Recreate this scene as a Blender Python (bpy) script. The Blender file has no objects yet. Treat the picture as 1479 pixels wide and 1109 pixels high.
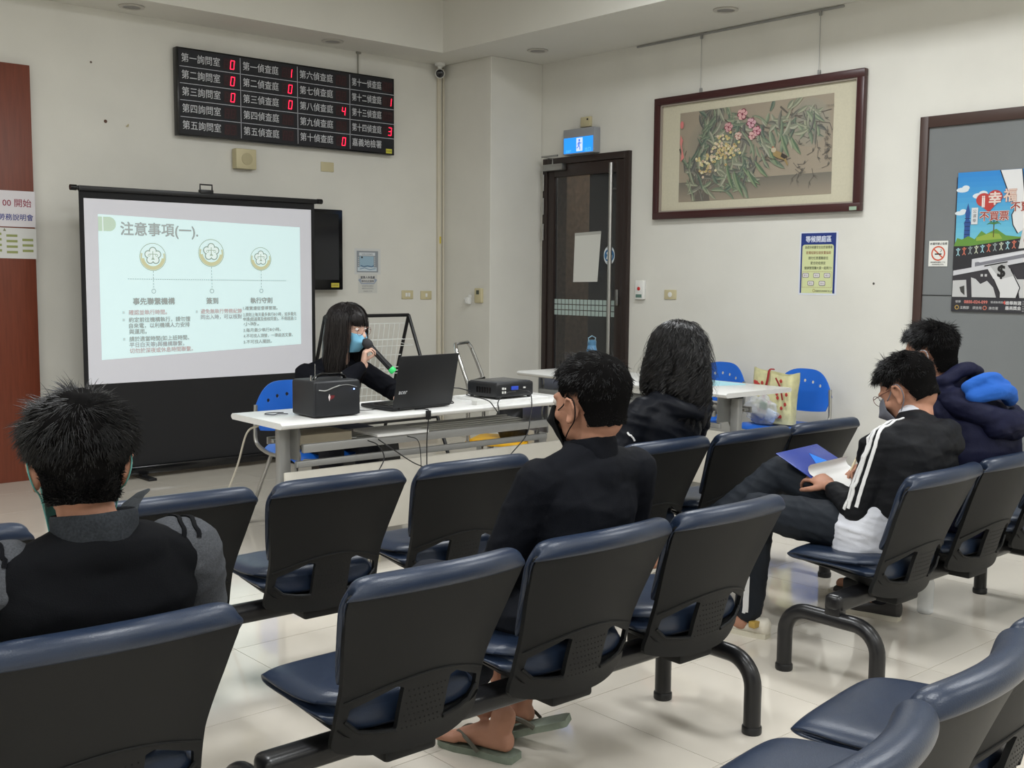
import bpy, bmesh, math, random
import numpy as np
from mathutils import Vector, Matrix, noise, Quaternion
S = bpy.context.scene
C = S.collection
PI = math.pi
random.seed(7)
# ------------------------------------------------------------------ camera
CAMH = 1.4
F_PX, YAW, PITCH, ROLL = 1597.16, math.radians(48.488), math.radians(5.564), math.radians(0.442)
fw = Vector((math.cos(YAW)*math.cos(PITCH), math.sin(YAW)*math.cos(PITCH), -math.sin(PITCH)))
r0 = Vector((math.sin(YAW), -math.cos(YAW), 0)); u0 = r0.cross(fw)
rt = r0*math.cos(ROLL)+u0*math.sin(ROLL); up = u0*math.cos(ROLL)-r0*math.sin(ROLL)
cd = bpy.data.cameras.new('camera'); cam = bpy.data.objects.new('camera', cd); C.objects.link(cam)
cam.matrix_world = Matrix(((rt.x, up.x, -fw.x, 0), (rt.y, up.y, -fw.y, 0), (rt.z, up.z, -fw.z, CAMH), (0, 0, 0, 1)))
cd.sensor_width = 36; cd.lens = F_PX/1479*36; cd.clip_start = 0.05
S.camera = cam
# ------------------------------------------------------------------ view, world, lights
S.view_settings.view_transform = 'Standard'; S.view_settings.look = 'None'
S.view_settings.gamma = 1; S.view_settings.use_curve_mapping = False
S.view_settings.exposure = 0.0
w = bpy.data.worlds.new('world'); S.world = w; w.use_nodes = True
w.node_tree.nodes['Background'].inputs[0].default_value = (0.75, 0.8, 0.85, 1)
w.node_tree.nodes['Background'].inputs[1].default_value = 0.05
TROFFERS = [(x, y) for x in (-1.9, 1.4, 4.55) for y in (-1.9, 1.0, 3.9)]
TRAY_Z = 3.62
LAMP_W = {}
for (x, y) in TROFFERS:
    l = bpy.data.lights.new('troffer_light', 'AREA'); l.shape = 'RECTANGLE'; l.size = 0.56; l.size_y = 1.16
    l.energy = 55 if x > 0 else 48; l.color = (0.96, 0.985, 1.0)
    lo = bpy.data.objects.new('troffer_light', l); C.objects.link(lo); lo.location = (x, y, TRAY_Z-0.055)

l = bpy.data.lights.new('added_corridor_fill', 'AREA'); l.size = 0.5; l.energy = 9; l.color = (1.0, 0.95, 0.88)  # added area lamp without a fixture, brightens the dark corridor behind the glass
lo = bpy.data.objects.new('added_corridor_fill', l); C.objects.link(lo); lo.location = (7.6, 6.6, 2.66)
# ------------------------------------------------------------------ materials
def lin(c):
    c = np.array(c[:3], float)/255.0
    c = np.where(c <= 0.04045, c/12.92, ((c+0.055)/1.055)**2.4)
    return tuple(float(v) for v in c)
MATS = {}
def mat(name, rgb, rough=0.5, metal=0.0, noise_amt=0.0, noise_scale=30.0, bump=0.0, bump_scale=200.0, spec=0.5,
        emit=None, emit_s=0.0, trans=0.0, alpha=1.0, coat=0.0, stretch=None, rough_var=0.0, sheen=0.0, ior=1.45):
    if name in MATS: return MATS[name]
    m = bpy.data.materials.new(name); m.use_nodes = True; nt = m.node_tree; b = nt.nodes['Principled BSDF']
    col = lin(rgb)
    b.inputs['Base Color'].default_value = (*col, 1); b.inputs['Roughness'].default_value = rough
    b.inputs['Metallic'].default_value = metal; b.inputs['Specular IOR Level'].default_value = spec
    b.inputs['Transmission Weight'].default_value = trans; b.inputs['Alpha'].default_value = alpha
    b.inputs['Coat Weight'].default_value = coat; b.inputs['IOR'].default_value = ior
    if sheen: b.inputs['Sheen Weight'].default_value = sheen; b.inputs['Sheen Roughness'].default_value = 0.5
    if emit: b.inputs['Emission Color'].default_value = (*lin(emit), 1); b.inputs['Emission Strength'].default_value = emit_s
    tc = nt.nodes.new('ShaderNodeTexCoord'); mp = nt.nodes.new('ShaderNodeMapping'); nt.links.new(tc.outputs['Object'], mp.inputs[0])
    if stretch: mp.inputs['Scale'].default_value = stretch
    if noise_amt or rough_var:
        n = nt.nodes.new('ShaderNodeTexNoise'); n.inputs['Scale'].default_value = noise_scale; n.inputs['Detail'].default_value = 6
        nt.links.new(mp.outputs[0], n.inputs['Vector'])
        if noise_amt:
            r = nt.nodes.new('ShaderNodeValToRGB'); r.color_ramp.elements[0].position = 0.3; r.color_ramp.elements[1].position = 0.7
            r.color_ramp.elements[0].color = (*[v*(1-noise_amt) for v in col], 1); r.color_ramp.elements[1].color = (*[min(1, v*(1+noise_amt)) for v in col], 1)
            nt.links.new(n.outputs['Fac'], r.inputs[0]); nt.links.new(r.outputs[0], b.inputs['Base Color'])
        if rough_var:
            mr = nt.nodes.new('ShaderNodeMapRange'); mr.inputs[3].default_value = max(0.02, rough-rough_var); mr.inputs[4].default_value = rough+rough_var
            nt.links.new(n.outputs['Fac'], mr.inputs[0]); nt.links.new(mr.outputs[0], b.inputs['Roughness'])
    if bump:
        n2 = nt.nodes.new('ShaderNodeTexNoise'); n2.inputs['Scale'].default_value = bump_scale; n2.inputs['Detail'].default_value = 3
        nt.links.new(mp.outputs[0], n2.inputs['Vector'])
        bp = nt.nodes.new('ShaderNodeBump'); bp.inputs['Strength'].default_value = bump; bp.inputs['Distance'].default_value = 0.002
        nt.links.new(n2.outputs['Fac'], bp.inputs['Height']); nt.links.new(bp.outputs[0], b.inputs['Normal'])
    MATS[name] = m
    return m
def print_mat(name, rough=0.6, emit_s=0.0, coat=0.0):
    if name in MATS: return MATS[name]
    m = bpy.data.materials.new(name); m.use_nodes = True; nt = m.node_tree; b = nt.nodes['Principled BSDF']
    a = nt.nodes.new('ShaderNodeAttribute'); a.attribute_name = 'ink'
    nt.links.new(a.outputs['Color'], b.inputs['Base Color']); b.inputs['Roughness'].default_value = rough
    b.inputs['Coat Weight'].default_value = coat; b.inputs['Coat Roughness'].default_value = 0.15
    if emit_s:
        nt.links.new(a.outputs['Color'], b.inputs['Emission Color']); b.inputs['Emission Strength'].default_value = emit_s
    MATS[name] = m
    return m

# ------------------------------------------------------------------ object helpers
def tag(o, label=None, cat=None, group=None, kind=None):
    if label: o['label'] = label
    if cat: o['category'] = cat
    if group: o['group'] = group
    if kind: o['kind'] = kind
    return o
def thing(name, label, cat, loc=(0, 0, 0), rz=0.0, group=None):
    o = bpy.data.objects.new(name, None); C.objects.link(o); o.empty_display_size = 0.05
    o.location = loc; o.rotation_euler = (0, 0, rz)
    return tag(o, label, cat, group)
def link(name, me, parent=None, loc=None):
    o = bpy.data.objects.new(name, me); C.objects.link(o)
    if parent: o.parent = parent
    if loc: o.location = loc
    return o
def smooth_by_angle(bm, ang):
    for f in bm.faces: f.smooth = True
    c = math.cos(ang)
    for e in bm.edges:
        if len(e.link_faces) == 2:
            e.smooth = e.link_faces[0].normal.dot(e.link_faces[1].normal) > c
class MB:
    """collects shapes, links them as one mesh object"""
    def __init__(s): s.v = []; s.f = []; s.mi = []; s.mats = []
    def add(s, vs, fs, m=0):
        k = len(s.v); s.v += [tuple(v) for v in vs]; s.f += [tuple(i+k for i in f) for f in fs]; s.mi += [m]*len(fs); return s
    def bm(s, bm, M=None, m=0):
        bm.verts.index_update(); vs = [(M @ v.co if M else v.co) for v in bm.verts]
        s.add(vs, [[v.index for v in f.verts] for f in bm.faces], m); bm.free(); return s
    def box(s, lo, hi, bev=0.0, seg=2, m=0, M=None):
        lo, hi = Vector(lo), Vector(hi); b = bmesh.new(); bmesh.ops.create_cube(b, size=1)
        for v in b.verts: v.co = Vector([(lo[i]+hi[i])/2+v.co[i]*(hi[i]-lo[i]) for i in range(3)])
        if bev: bmesh.ops.bevel(b, geom=list(b.edges), offset=bev, segments=seg, profile=0.5, affect='EDGES')
        return s.bm(b, M, m)
    def cyl(s, p0, p1, r0, r1=None, n=16, m=0, cap=True):
        return s.tube([p0, p1], [r0, r0 if r1 is None else r1], n, m, cap)
    def tube(s, pts, r, n=10, m=0, cap=True, sx=1.0, upv=None):
        P = [Vector(p) for p in pts]; R = r if isinstance(r, (list, tuple)) else [r]*len(P)
        t = [(P[min(i+1, len(P)-1)]-P[max(i-1, 0)]).normalized() for i in range(len(P))]
        u = Vector(upv) if upv else (Vector((0, 0, 1)) if abs(t[0].z) < 0.9 else Vector((1, 0, 0)))
        vs = []; fs = []
        for i, p in enumerate(P):
            a = (u-t[i]*u.dot(t[i]))
            a = a.normalized() if a.length > 1e-6 else t[i].orthogonal().normalized()
            u = a; b = t[i].cross(a)
            for k in range(n):
                th = 2*PI*k/n; vs.append(p+a*math.cos(th)*R[i]+b*math.sin(th)*R[i]*sx)
        for i in range(len(P)-1):
            for k in range(n): fs.append((i*n+k, i*n+(k+1) % n, (i+1)*n+(k+1) % n, (i+1)*n+k))
        if cap: fs.append(tuple(range(n-1, -1, -1))); fs.append(tuple((len(P)-1)*n+k for k in range(n)))
        return s.add(vs, fs, m)
    def lathe(s, prof, n=24, c=(0, 0, 0), m=0, M=None):
        vs = []; fs = []
        for r, z in prof:
            for k in range(n):
                v = Vector((r*math.cos(2*PI*k/n), r*math.sin(2*PI*k/n), z))+Vector(c); vs.append(M @ v if M else v)
        for i in range(len(prof)-1):
            for k in range(n): fs.append((i*n+k, i*n+(k+1) % n, (i+1)*n+(k+1) % n, (i+1)*n+k))
        fs.append(tuple(range(n-1, -1, -1))); fs.append(tuple((len(prof)-1)*n+k for k in range(n)))
        return s.add(vs, fs, m)
    def prism(s, poly, h0, h1, M=None, m=0):
        """poly in xy, extruded z h0..h1"""
        n = len(poly); vs = [Vector((x, y, h0)) for x, y in poly]+[Vector((x, y, h1)) for x, y in poly]
        if M: vs = [M @ v for v in vs]
        fs = [tuple(range(n-1, -1, -1)), tuple(range(n, 2*n))]+[(i, (i+1) % n, n+(i+1) % n, n+i) for i in range(n)]
        return s.add(vs, fs, m)
    def ell(s, c, r, M=None, sub=2, m=0):
        b = bmesh.new(); bmesh.ops.create_icosphere(b, subdivisions=sub, radius=1)
        for v in b.verts: v.co = Vector((v.co.x*r[0], v.co.y*r[1], v.co.z*r[2]))
        T = Matrix.Translation(c) @ (M.to_4x4() if M else Matrix())
        return s.bm(b, T, m)
    def mesh(s, name, mats, ang=0.6, flat=False):
        me = bpy.data.meshes.new(name); me.from_pydata([tuple(v) for v in s.v], [], s.f)
        mats = mats if isinstance(mats, (list, tuple)) else [mats]
        for m in mats: me.materials.append(m)
        me.polygons.foreach_set('material_index', s.mi)
        b = bmesh.new(); b.from_mesh(me); bmesh.ops.recalc_face_normals(b, faces=b.faces)
        if not flat: smooth_by_angle(b, ang)
        b.to_mesh(me); b.free(); me.update()
        return me
    def build(s, name, mats, parent=None, ang=0.6, flat=False, loc=None):
        return link(name, s.mesh(name, mats, ang, flat), parent, loc)
def struct(name, mb, m, parent=None, **k):
    o = mb.build(name, m, parent, **k)
    if not parent: o['kind'] = 'structure'
    return o
def evaluated(o, name, mats, remove=True):
    dg = bpy.context.evaluated_depsgraph_get(); dg.update()
    me = bpy.data.meshes.new_from_object(o.evaluated_get(dg)); me.name = name
    me.materials.clear()
    for m in (mats if isinstance(mats, (list, tuple)) else [mats]): me.materials.append(m)
    old = o.data
    if remove: bpy.data.objects.remove(o); bpy.data.meshes.remove(old)
    return me
def copy_tree(o, parent=None):
    c = o.copy(); C.objects.link(c); c.parent = parent
    for ch in list(o.children): copy_tree(ch, c)
    return c
def arc(c, r, a0, a1, n, ax, ay):
    c, ax, ay = Vector(c), Vector(ax), Vector(ay)
    return [c+ax*math.cos(a0+(a1-a0)*i/n)*r+ay*math.sin(a0+(a1-a0)*i/n)*r for i in range(n+1)]
def spline(P, n=8):
    """catmull-rom through the points"""
    P = [Vector(p) for p in P]; Q = [P[0]*2-P[1]]+P+[P[-1]*2-P[-2]]; out = []
    for i in range(1, len(Q)-2):
        for k in range(n):
            t = k/n; a, b, c, d = Q[i-1], Q[i], Q[i+1], Q[i+2]
            out.append(0.5*((2*b)+(c-a)*t+(2*a-5*b+4*c-d)*t*t+(3*b-a-3*c+d)*t**3))
    return out+[P[-1]]
def rrect(x0, y0, x1, y1, r, n=5):
    p = []
    for cx, cy, a in ((x1-r, y1-r, 0), (x0+r, y1-r, PI/2), (x0+r, y0+r, PI), (x1-r, y0+r, 1.5*PI)):
        p += [(cx+r*math.cos(a+PI/2*i/n), cy+r*math.sin(a+PI/2*i/n)) for i in range(n+1)]
    return p

# ------------------------------------------------------------------ flat print helper
_TX = {}
def text_geo(body, bold=0.0):
    k = (body, bold)
    if k not in _TX:
        cu = bpy.data.curves.new('txt', 'FONT'); cu.body = body; cu.size = 1; cu.resolution_u = 2; cu.offset = bold
        o = bpy.data.objects.new('txt', cu); C.objects.link(o)
        dg = bpy.context.evaluated_depsgraph_get(); me = bpy.data.meshes.new_from_object(o.evaluated_get(dg))
        vs = np.array([v.co[:2] for v in me.vertices]).reshape(-1, 2); fs = [tuple(p.vertices) for p in me.polygons]
        bpy.data.objects.remove(o); bpy.data.curves.remove(cu); bpy.data.meshes.remove(me)
        _TX[k] = (vs, fs)
    return _TX[k]
class Print:
    """flat coloured print: x right, y up, z = stacking of ink layers"""
    def __init__(s): s.v = []; s.f = []; s.c = []; s.z = 0.0
    def up(s, d=0.00025): s.z += d; return s
    def poly(s, pts, col, dz=1e-5):
        s.z += dz; k = len(s.v); s.v += [(p[0], p[1], s.z) for p in pts]; s.f.append(tuple(range(k, k+len(pts)))); s.c.append(lin(col)); return s
    def rect(s, x0, y0, x1, y1, col): return s.poly([(x0, y0), (x1, y0), (x1, y1), (x0, y1)], col)
    def disc(s, x, y, rx, ry, col, n=24): return s.poly([(x+rx*math.cos(2*PI*i/n), y+ry*math.sin(2*PI*i/n)) for i in range(n)], col)
    def ring(s, x, y, r0, r1, col, n=32, k=1.0, a0=0, a1=2*PI):
        s.z += 1e-5
        for i in range(n):
            a, b = a0+(a1-a0)*i/n, a0+(a1-a0)*(i+1)/n
            s.poly([(x+r0*math.cos(a), y+k*r0*math.sin(a)), (x+r1*math.cos(a), y+k*r1*math.sin(a)), (x+r1*math.cos(b), y+k*r1*math.sin(b)), (x+r0*math.cos(b), y+k*r0*math.sin(b))], col, 0)
        return s
    def line(s, pts, w0, col, w1=None):
        w1 = w0 if w1 is None else w1; n = len(pts); s.z += 1e-5
        for i in range(n-1):
            (x0, y0), (x1, y1) = pts[i][:2], pts[i+1][:2]; dx, dy = x1-x0, y1-y0; L = math.hypot(dx, dy) or 1
            a = (w0+(w1-w0)*i/(n-1))/2; b = (w0+(w1-w0)*(i+1)/(n-1))/2; nx, ny = -dy/L, dx/L
            s.poly([(x0+nx*a, y0+ny*a), (x0-nx*a, y0-ny*a), (x1-nx*b, y1-ny*b), (x1+nx*b, y1+ny*b)], col, 0)
        return s
    def dash(s, a, b, w, col, d):
        L = math.dist(a, b); n = int(L/d)
        for i in range(n):
            t0, t1 = i/n, (i+0.6)/n
            s.line([(a[0]+(b[0]-a[0])*t0, a[1]+(b[1]-a[1])*t0), (a[0]+(b[0]-a[0])*t1, a[1]+(b[1]-a[1])*t1)], w, col)
        return s
    def text(s, body, x, y, h, col, align='l', bold=0.0, fit=None, slant=0):
        vs, fs = text_geo(body, 0.0)
        if len(vs) == 0: return s
        lo, hi = vs.min(0), vs.max(0); sc = h/0.92; sx = sc
        if fit: sx = fit/max(hi[0]-lo[0], 1e-6)
        wd = (hi[0]-lo[0])*sx; ox = {'l': 0, 'c': -wd/2, 'r': -wd}[align]
        bo = min(bold, 0.03)*h if bold < 0.05 else 0.06*h
        for ex, ey in (((0, 0),) if not bold else ((-bo, -bo), (bo, -bo), (bo, bo), (-bo, bo))):
            s.z += 3e-6; k = len(s.v)
            s.v += [(x+ox+(a-lo[0])*sx+slant*(b*sc)+ex, y+b*sc+ey, s.z) for a, b in vs]; s.f += [tuple(i+k for i in f) for f in fs]; s.c += [lin(col)]*len(fs)
        return s
    def build(s, name, m, parent=None, M=None):
        me = bpy.data.meshes.new(name); me.from_pydata(s.v, [], s.f); me.materials.append(m)
        at = me.attributes.new('ink', 'FLOAT_COLOR', 'CORNER')
        buf = np.ones((len(me.loops), 4), np.float32)
        for p, c in zip(me.polygons, s.c): buf[p.loop_start:p.loop_start+p.loop_total, :3] = c
        at.data.foreach_set('color', buf.ravel()); me.update()
        o = link(name, me, parent)
        if M is not None: o.matrix_local = M
        return o
def wallA(x, z, y, tilt=0.0):   # print frame on a surface facing -Y (x right, z up)
    return Matrix.Translation((x, y, z)) @ Matrix(((1, 0, 0, 0), (0, 0, -1, 0), (0, 1, 0, 0), (0, 0, 0, 1))) @ Matrix.Rotation(tilt, 4, 'Z')
def wallB(y, z, x, tilt=0.0):   # on a surface facing -X : print x goes towards -Y
    return Matrix.Translation((x, y, z)) @ Matrix(((0, 0, -1, 0), (-1, 0, 0, 0), (0, 1, 0, 0), (0, 0, 0, 1))) @ Matrix.Rotation(tilt, 4, 'Z')

# ------------------------------------------------------------------ material set
M_wall = mat('wall_paint', (215, 213, 205), 0.75, noise_amt=0.03, noise_scale=3, bump=0.25, bump_scale=120)
M_ceil = mat('ceiling_paint', (218, 216, 208), 0.8, noise_amt=0.02, noise_scale=2)
M_tile = mat('polished_tile', (205, 198, 186), 0.09, noise_amt=0.04, noise_scale=2.5, rough_var=0.03, coat=0.3)
M_grout = mat('grout', (120, 112, 102), 0.9)
M_wood = mat('reddish_wood_laminate', (112, 56, 38), 0.4, noise_amt=0.16, noise_scale=6, stretch=(14, 14, 0.7))
M_black = mat('black_metal', (20, 20, 22), 0.4, metal=0.0, bump=0.1)
M_blackgloss = mat('black_gloss', (14, 14, 16), 0.18)
M_shell = mat('chair_shell_plastic', (19, 20, 21), 0.5, bump=0.5, bump_scale=900, spec=.3)
M_vinyl = mat('navy_vinyl', (32, 43, 62), 0.33, bump=0.25, bump_scale=350, noise_amt=0.06, noise_scale=20, rough_var=0.06)
M_tube = mat('bench_tube_paint', (24, 24, 26), 0.3, bump=0.08, bump_scale=90)
M_hole = mat('dark_perforation', (8, 8, 8), 0.9)
M_chrome = mat('chrome', (200, 200, 200), 0.12, metal=1.0)
M_steel = mat('brushed_steel', (170, 170, 168), 0.3, metal=1.0)
M_grey = mat('grey_painted_steel', (150, 150, 148), 0.4, metal=0.3)
M_cream = mat('cream_plastic', (196, 186, 150), 0.5)
M_white = mat('white_plastic', (222, 222, 218), 0.45)
M_print = print_mat('print_matte', 0.65)
M_printg = print_mat('print_gloss', 0.3, coat=0.4)
M_blue = mat('blue_chair_plastic', (30, 98, 196), 0.35)
M_yel = mat('yellow_paint', (225, 170, 20), 0.45)
M_dkframe = mat('dark_brown_metal', (44, 34, 31), 0.35, noise_amt=0.05)
M_brown = mat('brown_frame_laminate', (66, 48, 42), 0.45)

# ================================================================== THE SETTING
YA, XB, HC = 7.742, 6.608, 3.205
XL, YB = -3.6, -3.6
fl = MB().box((XL, YB, -0.1), (XB+0.2, YA+0.2, -0.012)); floor = struct('floor', fl, M_grout, flat=True)
TS = 0.6; me_t = MB().box((0.001, 0.001, -0.012), (TS-0.001, TS-0.001, 0.0), bev=0.0).mesh('tile', M_tile, flat=True)
nx0, nx1, ny0, ny1 = -2, 11, -2, 13
for i in range(nx0, nx1+1):
    for j in range(ny0, ny1+1):
        x0, y0 = 0.1+TS*i, 0.1+TS*j
        if x0 > XB-0.02 or y0 > YA-0.02: continue
        if x0+TS > XB+0.01 or y0+TS > YA+0.01:
            t = MB().box((0.001, 0.001, -0.012), (min(TS, XB-x0)-0.001, min(TS, YA-y0)-0.001, 0), bev=0.0).mesh('tile', M_tile, flat=True)
        else: t = me_t
        link('tile', t, floor, (x0, y0, 0))
rest = MB()   # the same paving outside the view
rest.box((XL, YB, -0.012), (0.1+TS*nx0-0.001, YA, 0.0)); rest.box((0.1+TS*nx0, YB, -0.012), (XB, 0.1+TS*ny0-0.001, 0.0))
o = rest.build('paving_out_of_view', M_tile, floor, flat=True); o['kind'] = 'stuff'
struct('wall_front', MB().box((XL-0.1, YA, 0), (XB+0.1, YA+0.15, 3.8)), M_wall, flat=True)
struct('wall_left', MB().box((XL-0.15, YB, 0), (XL, YA, 3.8)), M_wall, flat=True)
struct('wall_back', MB().box((XL-0.1, YB-0.15, 0), (XB+0.1, YB, 3.8)), M_wall, flat=True)
# right wall with the door opening and the grey partition opening
DY0, DY1, DZ = 6.05, 7.05, 2.4
GY1, GZ = 3.595, 2.41
wr = MB()
wr.box((XB, DY1, 0), (XB+0.15, YA, 3.8)); wr.box((XB, DY0, DZ), (XB+0.15, DY1, 3.8)); wr.box((XB, GY1, 0), (XB+0.15, DY0, 3.8))
wr.box((XB, 0.9, GZ), (XB+0.15, GY1, 3.8)); wr.box((XB, YB, 0), (XB+0.15, 0.9, 3.8))
struct('wall_right', wr, M_wall, flat=True)
struct('wall_pillar', MB().box((6.03, 7.10, 0), (XB, YA, HC), bev=0.004, seg=1), M_wall, flat=True)
# ceiling: soffit band along both walls, tray above
ce = MB()
ce.box((XL, 7.29, HC), (XB, YA, TRAY_Z+0.1)); ce.box((5.675, YB, HC), (XB, 7.29, TRAY_Z+0.1)); ce.box((XL, YB, TRAY_Z), (5.675, 7.29, TRAY_Z+0.1))
struct('ceiling', ce, M_ceil, flat=True)
# hairline trunking in the corner and baseboards
cd_ = MB(); cd_.box((5.955, YA-0.03, 0), (5.985, YA, HC-0.02), bev=0.003); cd_.box((6.012, YA-0.022, 0), (6.028, YA, HC-0.02), bev=0.002)
struct('trim_1', cd_, mat('trunking', (205, 198, 180), 0.5))
# the corridor seen through the glass door
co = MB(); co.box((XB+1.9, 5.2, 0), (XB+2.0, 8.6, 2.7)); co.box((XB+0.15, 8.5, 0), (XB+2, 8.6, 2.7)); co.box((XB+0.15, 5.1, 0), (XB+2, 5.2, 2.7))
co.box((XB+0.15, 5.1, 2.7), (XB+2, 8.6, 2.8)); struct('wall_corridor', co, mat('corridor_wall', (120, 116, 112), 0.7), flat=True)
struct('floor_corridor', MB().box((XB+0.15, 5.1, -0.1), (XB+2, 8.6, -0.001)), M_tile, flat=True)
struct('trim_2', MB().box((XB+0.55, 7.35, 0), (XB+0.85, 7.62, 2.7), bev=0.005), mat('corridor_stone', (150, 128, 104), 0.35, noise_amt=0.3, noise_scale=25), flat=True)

# glass door (door_1)
d1 = MB(); W = 0.055
X0, X1 = XB-0.035, XB+0.05
d1.box((X0, DY0, 0), (X1, DY0+W, DZ), bev=0.003); d1.box((X0, DY1-W, 0), (X1, DY1, DZ), bev=0.003); d1.box((X0, DY0+W, DZ-W), (X1, DY1-W, DZ), bev=0.003)
door1 = struct('door_1', d1, M_dkframe)
lf = MB(); LX0, LX1 = XB-0.025, XB+0.02; a, b = DY0+W+0.004, DY1-W-0.004; T = DZ-W-0.004
lf.box((LX0, a, 0.01), (LX1, a+0.085, T), bev=0.003); lf.box((LX0, b-0.075, 0.01), (LX1, b, T), bev=0.003)
lf.box((LX0, a+0.085, T-0.1), (LX1, b-0.075, T), bev=0.003); lf.box((LX0, a+0.085, 0.01), (LX1, b-0.075, 0.2), bev=0.003)
leaf = lf.build('door_leaf', M_dkframe, door1)
M_dglass = mat('tinted_glass', (70, 72, 74), 0.03, trans=0.0, alpha=0.42, spec=0.6)
MB().box((XB-0.004, a+0.08, 0.19), (XB+0.004, b-0.07, T-0.095)).build('glass', M_dglass, leaf, flat=True)
hd = MB(); hy = 6.195
hd.cyl((XB-0.085, hy, 0.45), (XB-0.085, hy, 2.31), 0.017, n=14); hd.cyl((XB-0.085, hy, 0.7), (XB-0.02, hy, 0.7), 0.009); hd.cyl((XB-0.085, hy, 2.1), (XB-0.02, hy, 2.1), 0.009)
hd.build('pull_handle', M_steel, leaf)
cl = MB(); cl.box((XB-0.09, 6.76, 2.29), (XB-0.03, 7.0, 2.345), bev=0.006); cl.tube([(XB-0.06, 6.9, 2.345), (XB-0.06, 6.9, 2.39), (XB-0.10, 6.99, 2.41), (XB-0.1, 6.8, 2.41)], 0.008)
cl.build('door_closer', M_steel, leaf)
hg = MB()
for z in (2.2, 2.0, 1.78): hg.cyl((XB-0.045, DY1-0.02, z-0.07), (XB-0.045, DY1-0.02, z+0.07), 0.008, n=8)
hg.build('hinge', M_steel, leaf)
st = Print(); gc = (168, 184, 180)
for r in range(3):
    for k in range(17):
        x = k*0.0445; st.rect(x, r*0.047, x+0.038, r*0.047+0.04, gc)
st.build('frosted_strip', M_print, leaf, wallB(6.915, 1.075, XB-0.0055))
MB().box((XB-0.05, 6.135, 1.17), (XB-0.025, 6.165, 1.30), bev=0.004).build('lock', M_steel, leaf)
# hook-shaped notice papers on the glass
p = Print(); p.poly([(0, 0), (0.285, 0.005), (0.32, 0.42), (0.015, 0.41)], (214, 214, 208)); p.up().poly([(0.012, 0.385), (0.32, 0.395), (0.32, 0.42), (0.015, 0.41)], (180, 180, 174))
tag(p.build('notice_paper', M_print, None, wallB(6.69, 1.355, XB-0.006)), 'blank white paper sheet taped inside the glass of the dark door', 'paper')
p = Print(); p.disc(0, 0, .062, .078, (225, 232, 236)); p.up().disc(0, 0, .055, .052, (50, 110, 160)); p.up().poly([(-.035, -.03), (.03, -.03), (.035, .0), (0, .03), (-.02, .005)], (235, 238, 240)).disc(-.018, .018, .012, .012, (235, 238, 240))
p.text('冷氣開放', 0, -.066, .014, (40, 60, 80), 'c').text('請隨手關門', 0, .058, .013, (40, 60, 80), 'c')
tag(p.build('door_sticker', M_print, None, wallB(6.275, 1.575, XB-0.0062)), 'round blue and white sticker on the glass door beside the long handle', 'sticker')

# grey partition with dark frame (door_2), right edge of the picture
g = MB(); g.box((XB-0.03, GY1-0.055, 0), (XB+0.06, GY1, GZ), bev=0.003); g.box((XB-0.03, 0.9, GZ-0.07), (XB+0.06, GY1-0.055, GZ), bev=0.003); g.box((XB-0.03, 0.9, 0), (XB+0.06, 0.955, GZ-0.07), bev=0.003)
door2 = struct('door_2', g, M_brown)
MB().box((XB-0.012, 0.955, 0), (XB+0.03, GY1-0.055, GZ-0.07)).build('grey_panel', mat('grey_panel_glass', (118, 121, 122), 0.22, noise_amt=0.05, noise_scale=2), door2, flat=True)
MB().box((XB-0.016, 0.955, 1.30), (XB-0.011, GY1-0.055, 1.304)).build('panel_joint', M_black, door2, flat=True)
# reddish wooden panel at the left
wp = MB(); wp.box((1.35, YA-0.05, 0.0), (2.545, YA, 2.757), bev=0.003)
door3 = struct('door_3', wp, M_wood)
struct('baseboard_front', MB().box((2.55, YA-0.008, 0), (5.95, YA, 0.09), bev=0.002), mat('skirting_tile', (150, 140, 126), 0.3), flat=True)
struct('baseboard_right', MB().box((XB-0.008, GY1+0.01, 0), (XB, DY0-0.01, 0.09), bev=0.002), mat('skirting_tile', (150, 140, 126), 0.3), flat=True)

# troffers, downlights, vent
M_lampface = mat('lit_diffuser', (255, 255, 255), 0.5, emit=(240, 248, 255), emit_s=3.0)
for k, (x, y) in enumerate(TROFFERS):
    t = thing('ceiling_light', 'recessed fluorescent ceiling light panel in the raised ceiling', 'ceiling light', (x, y, TRAY_Z), group='ceiling light panels')
    MB().box((-0.32, -0.62, -0.04), (0.32, 0.62, 0), bev=0.004).build('frame', M_white, t)
    MB().box((-0.29, -0.59, -0.045), (0.29, 0.59, -0.04)).build('diffuser', M_lampface, t, flat=True)
DL = [(3.17, 7.51, 'round recessed ceiling downlight nearest the top left corner'), (4.77, 7.52, 'round recessed ceiling downlight above the number board'),
      (6.16, 6.68, 'round recessed ceiling downlight above the dark glass door'), (6.16, 4.81, 'round recessed ceiling downlight above the framed painting')]
for x, y, lb in DL:
    t = thing('downlight', lb, 'downlight', (x, y, HC))
    MB().lathe([(0.062, -0.001), (0.085, -0.002), (0.085, -0.008), (0.06, -0.010), (0.058, -0.001)], 28).build('trim_ring', mat('downlight_ring', (188, 184, 176), 0.4), t)
    MB().lathe([(0.0005, -0.0015), (0.058, -0.002), (0.058, -0.004), (0.0005, -0.006)], 24).build('lamp', mat('unlit_lamp', (120, 118, 116), 0.3), t)
t = thing('ceiling_vent', 'dark grey louvred ceiling vent at the top edge of the picture', 'vent', (4.98, 6.45, TRAY_Z))
MB().box((-0.17, -0.17, -0.03), (0.17, -0.15, 0)).box((-0.17, 0.15, -0.03), (0.17, 0.17, 0)).box((-0.17, -0.15, -0.03), (-0.15, 0.15, 0)).box((0.15, -0.15, -0.03), (0.17, 0.15, 0)).build('frame', M_grey, t)
for k in range(7): MB().box((-0.15, -0.14+k*0.042, -0.025), (0.15, -0.115+k*0.042, -0.012)).build('slat', M_grey, t)

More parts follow.
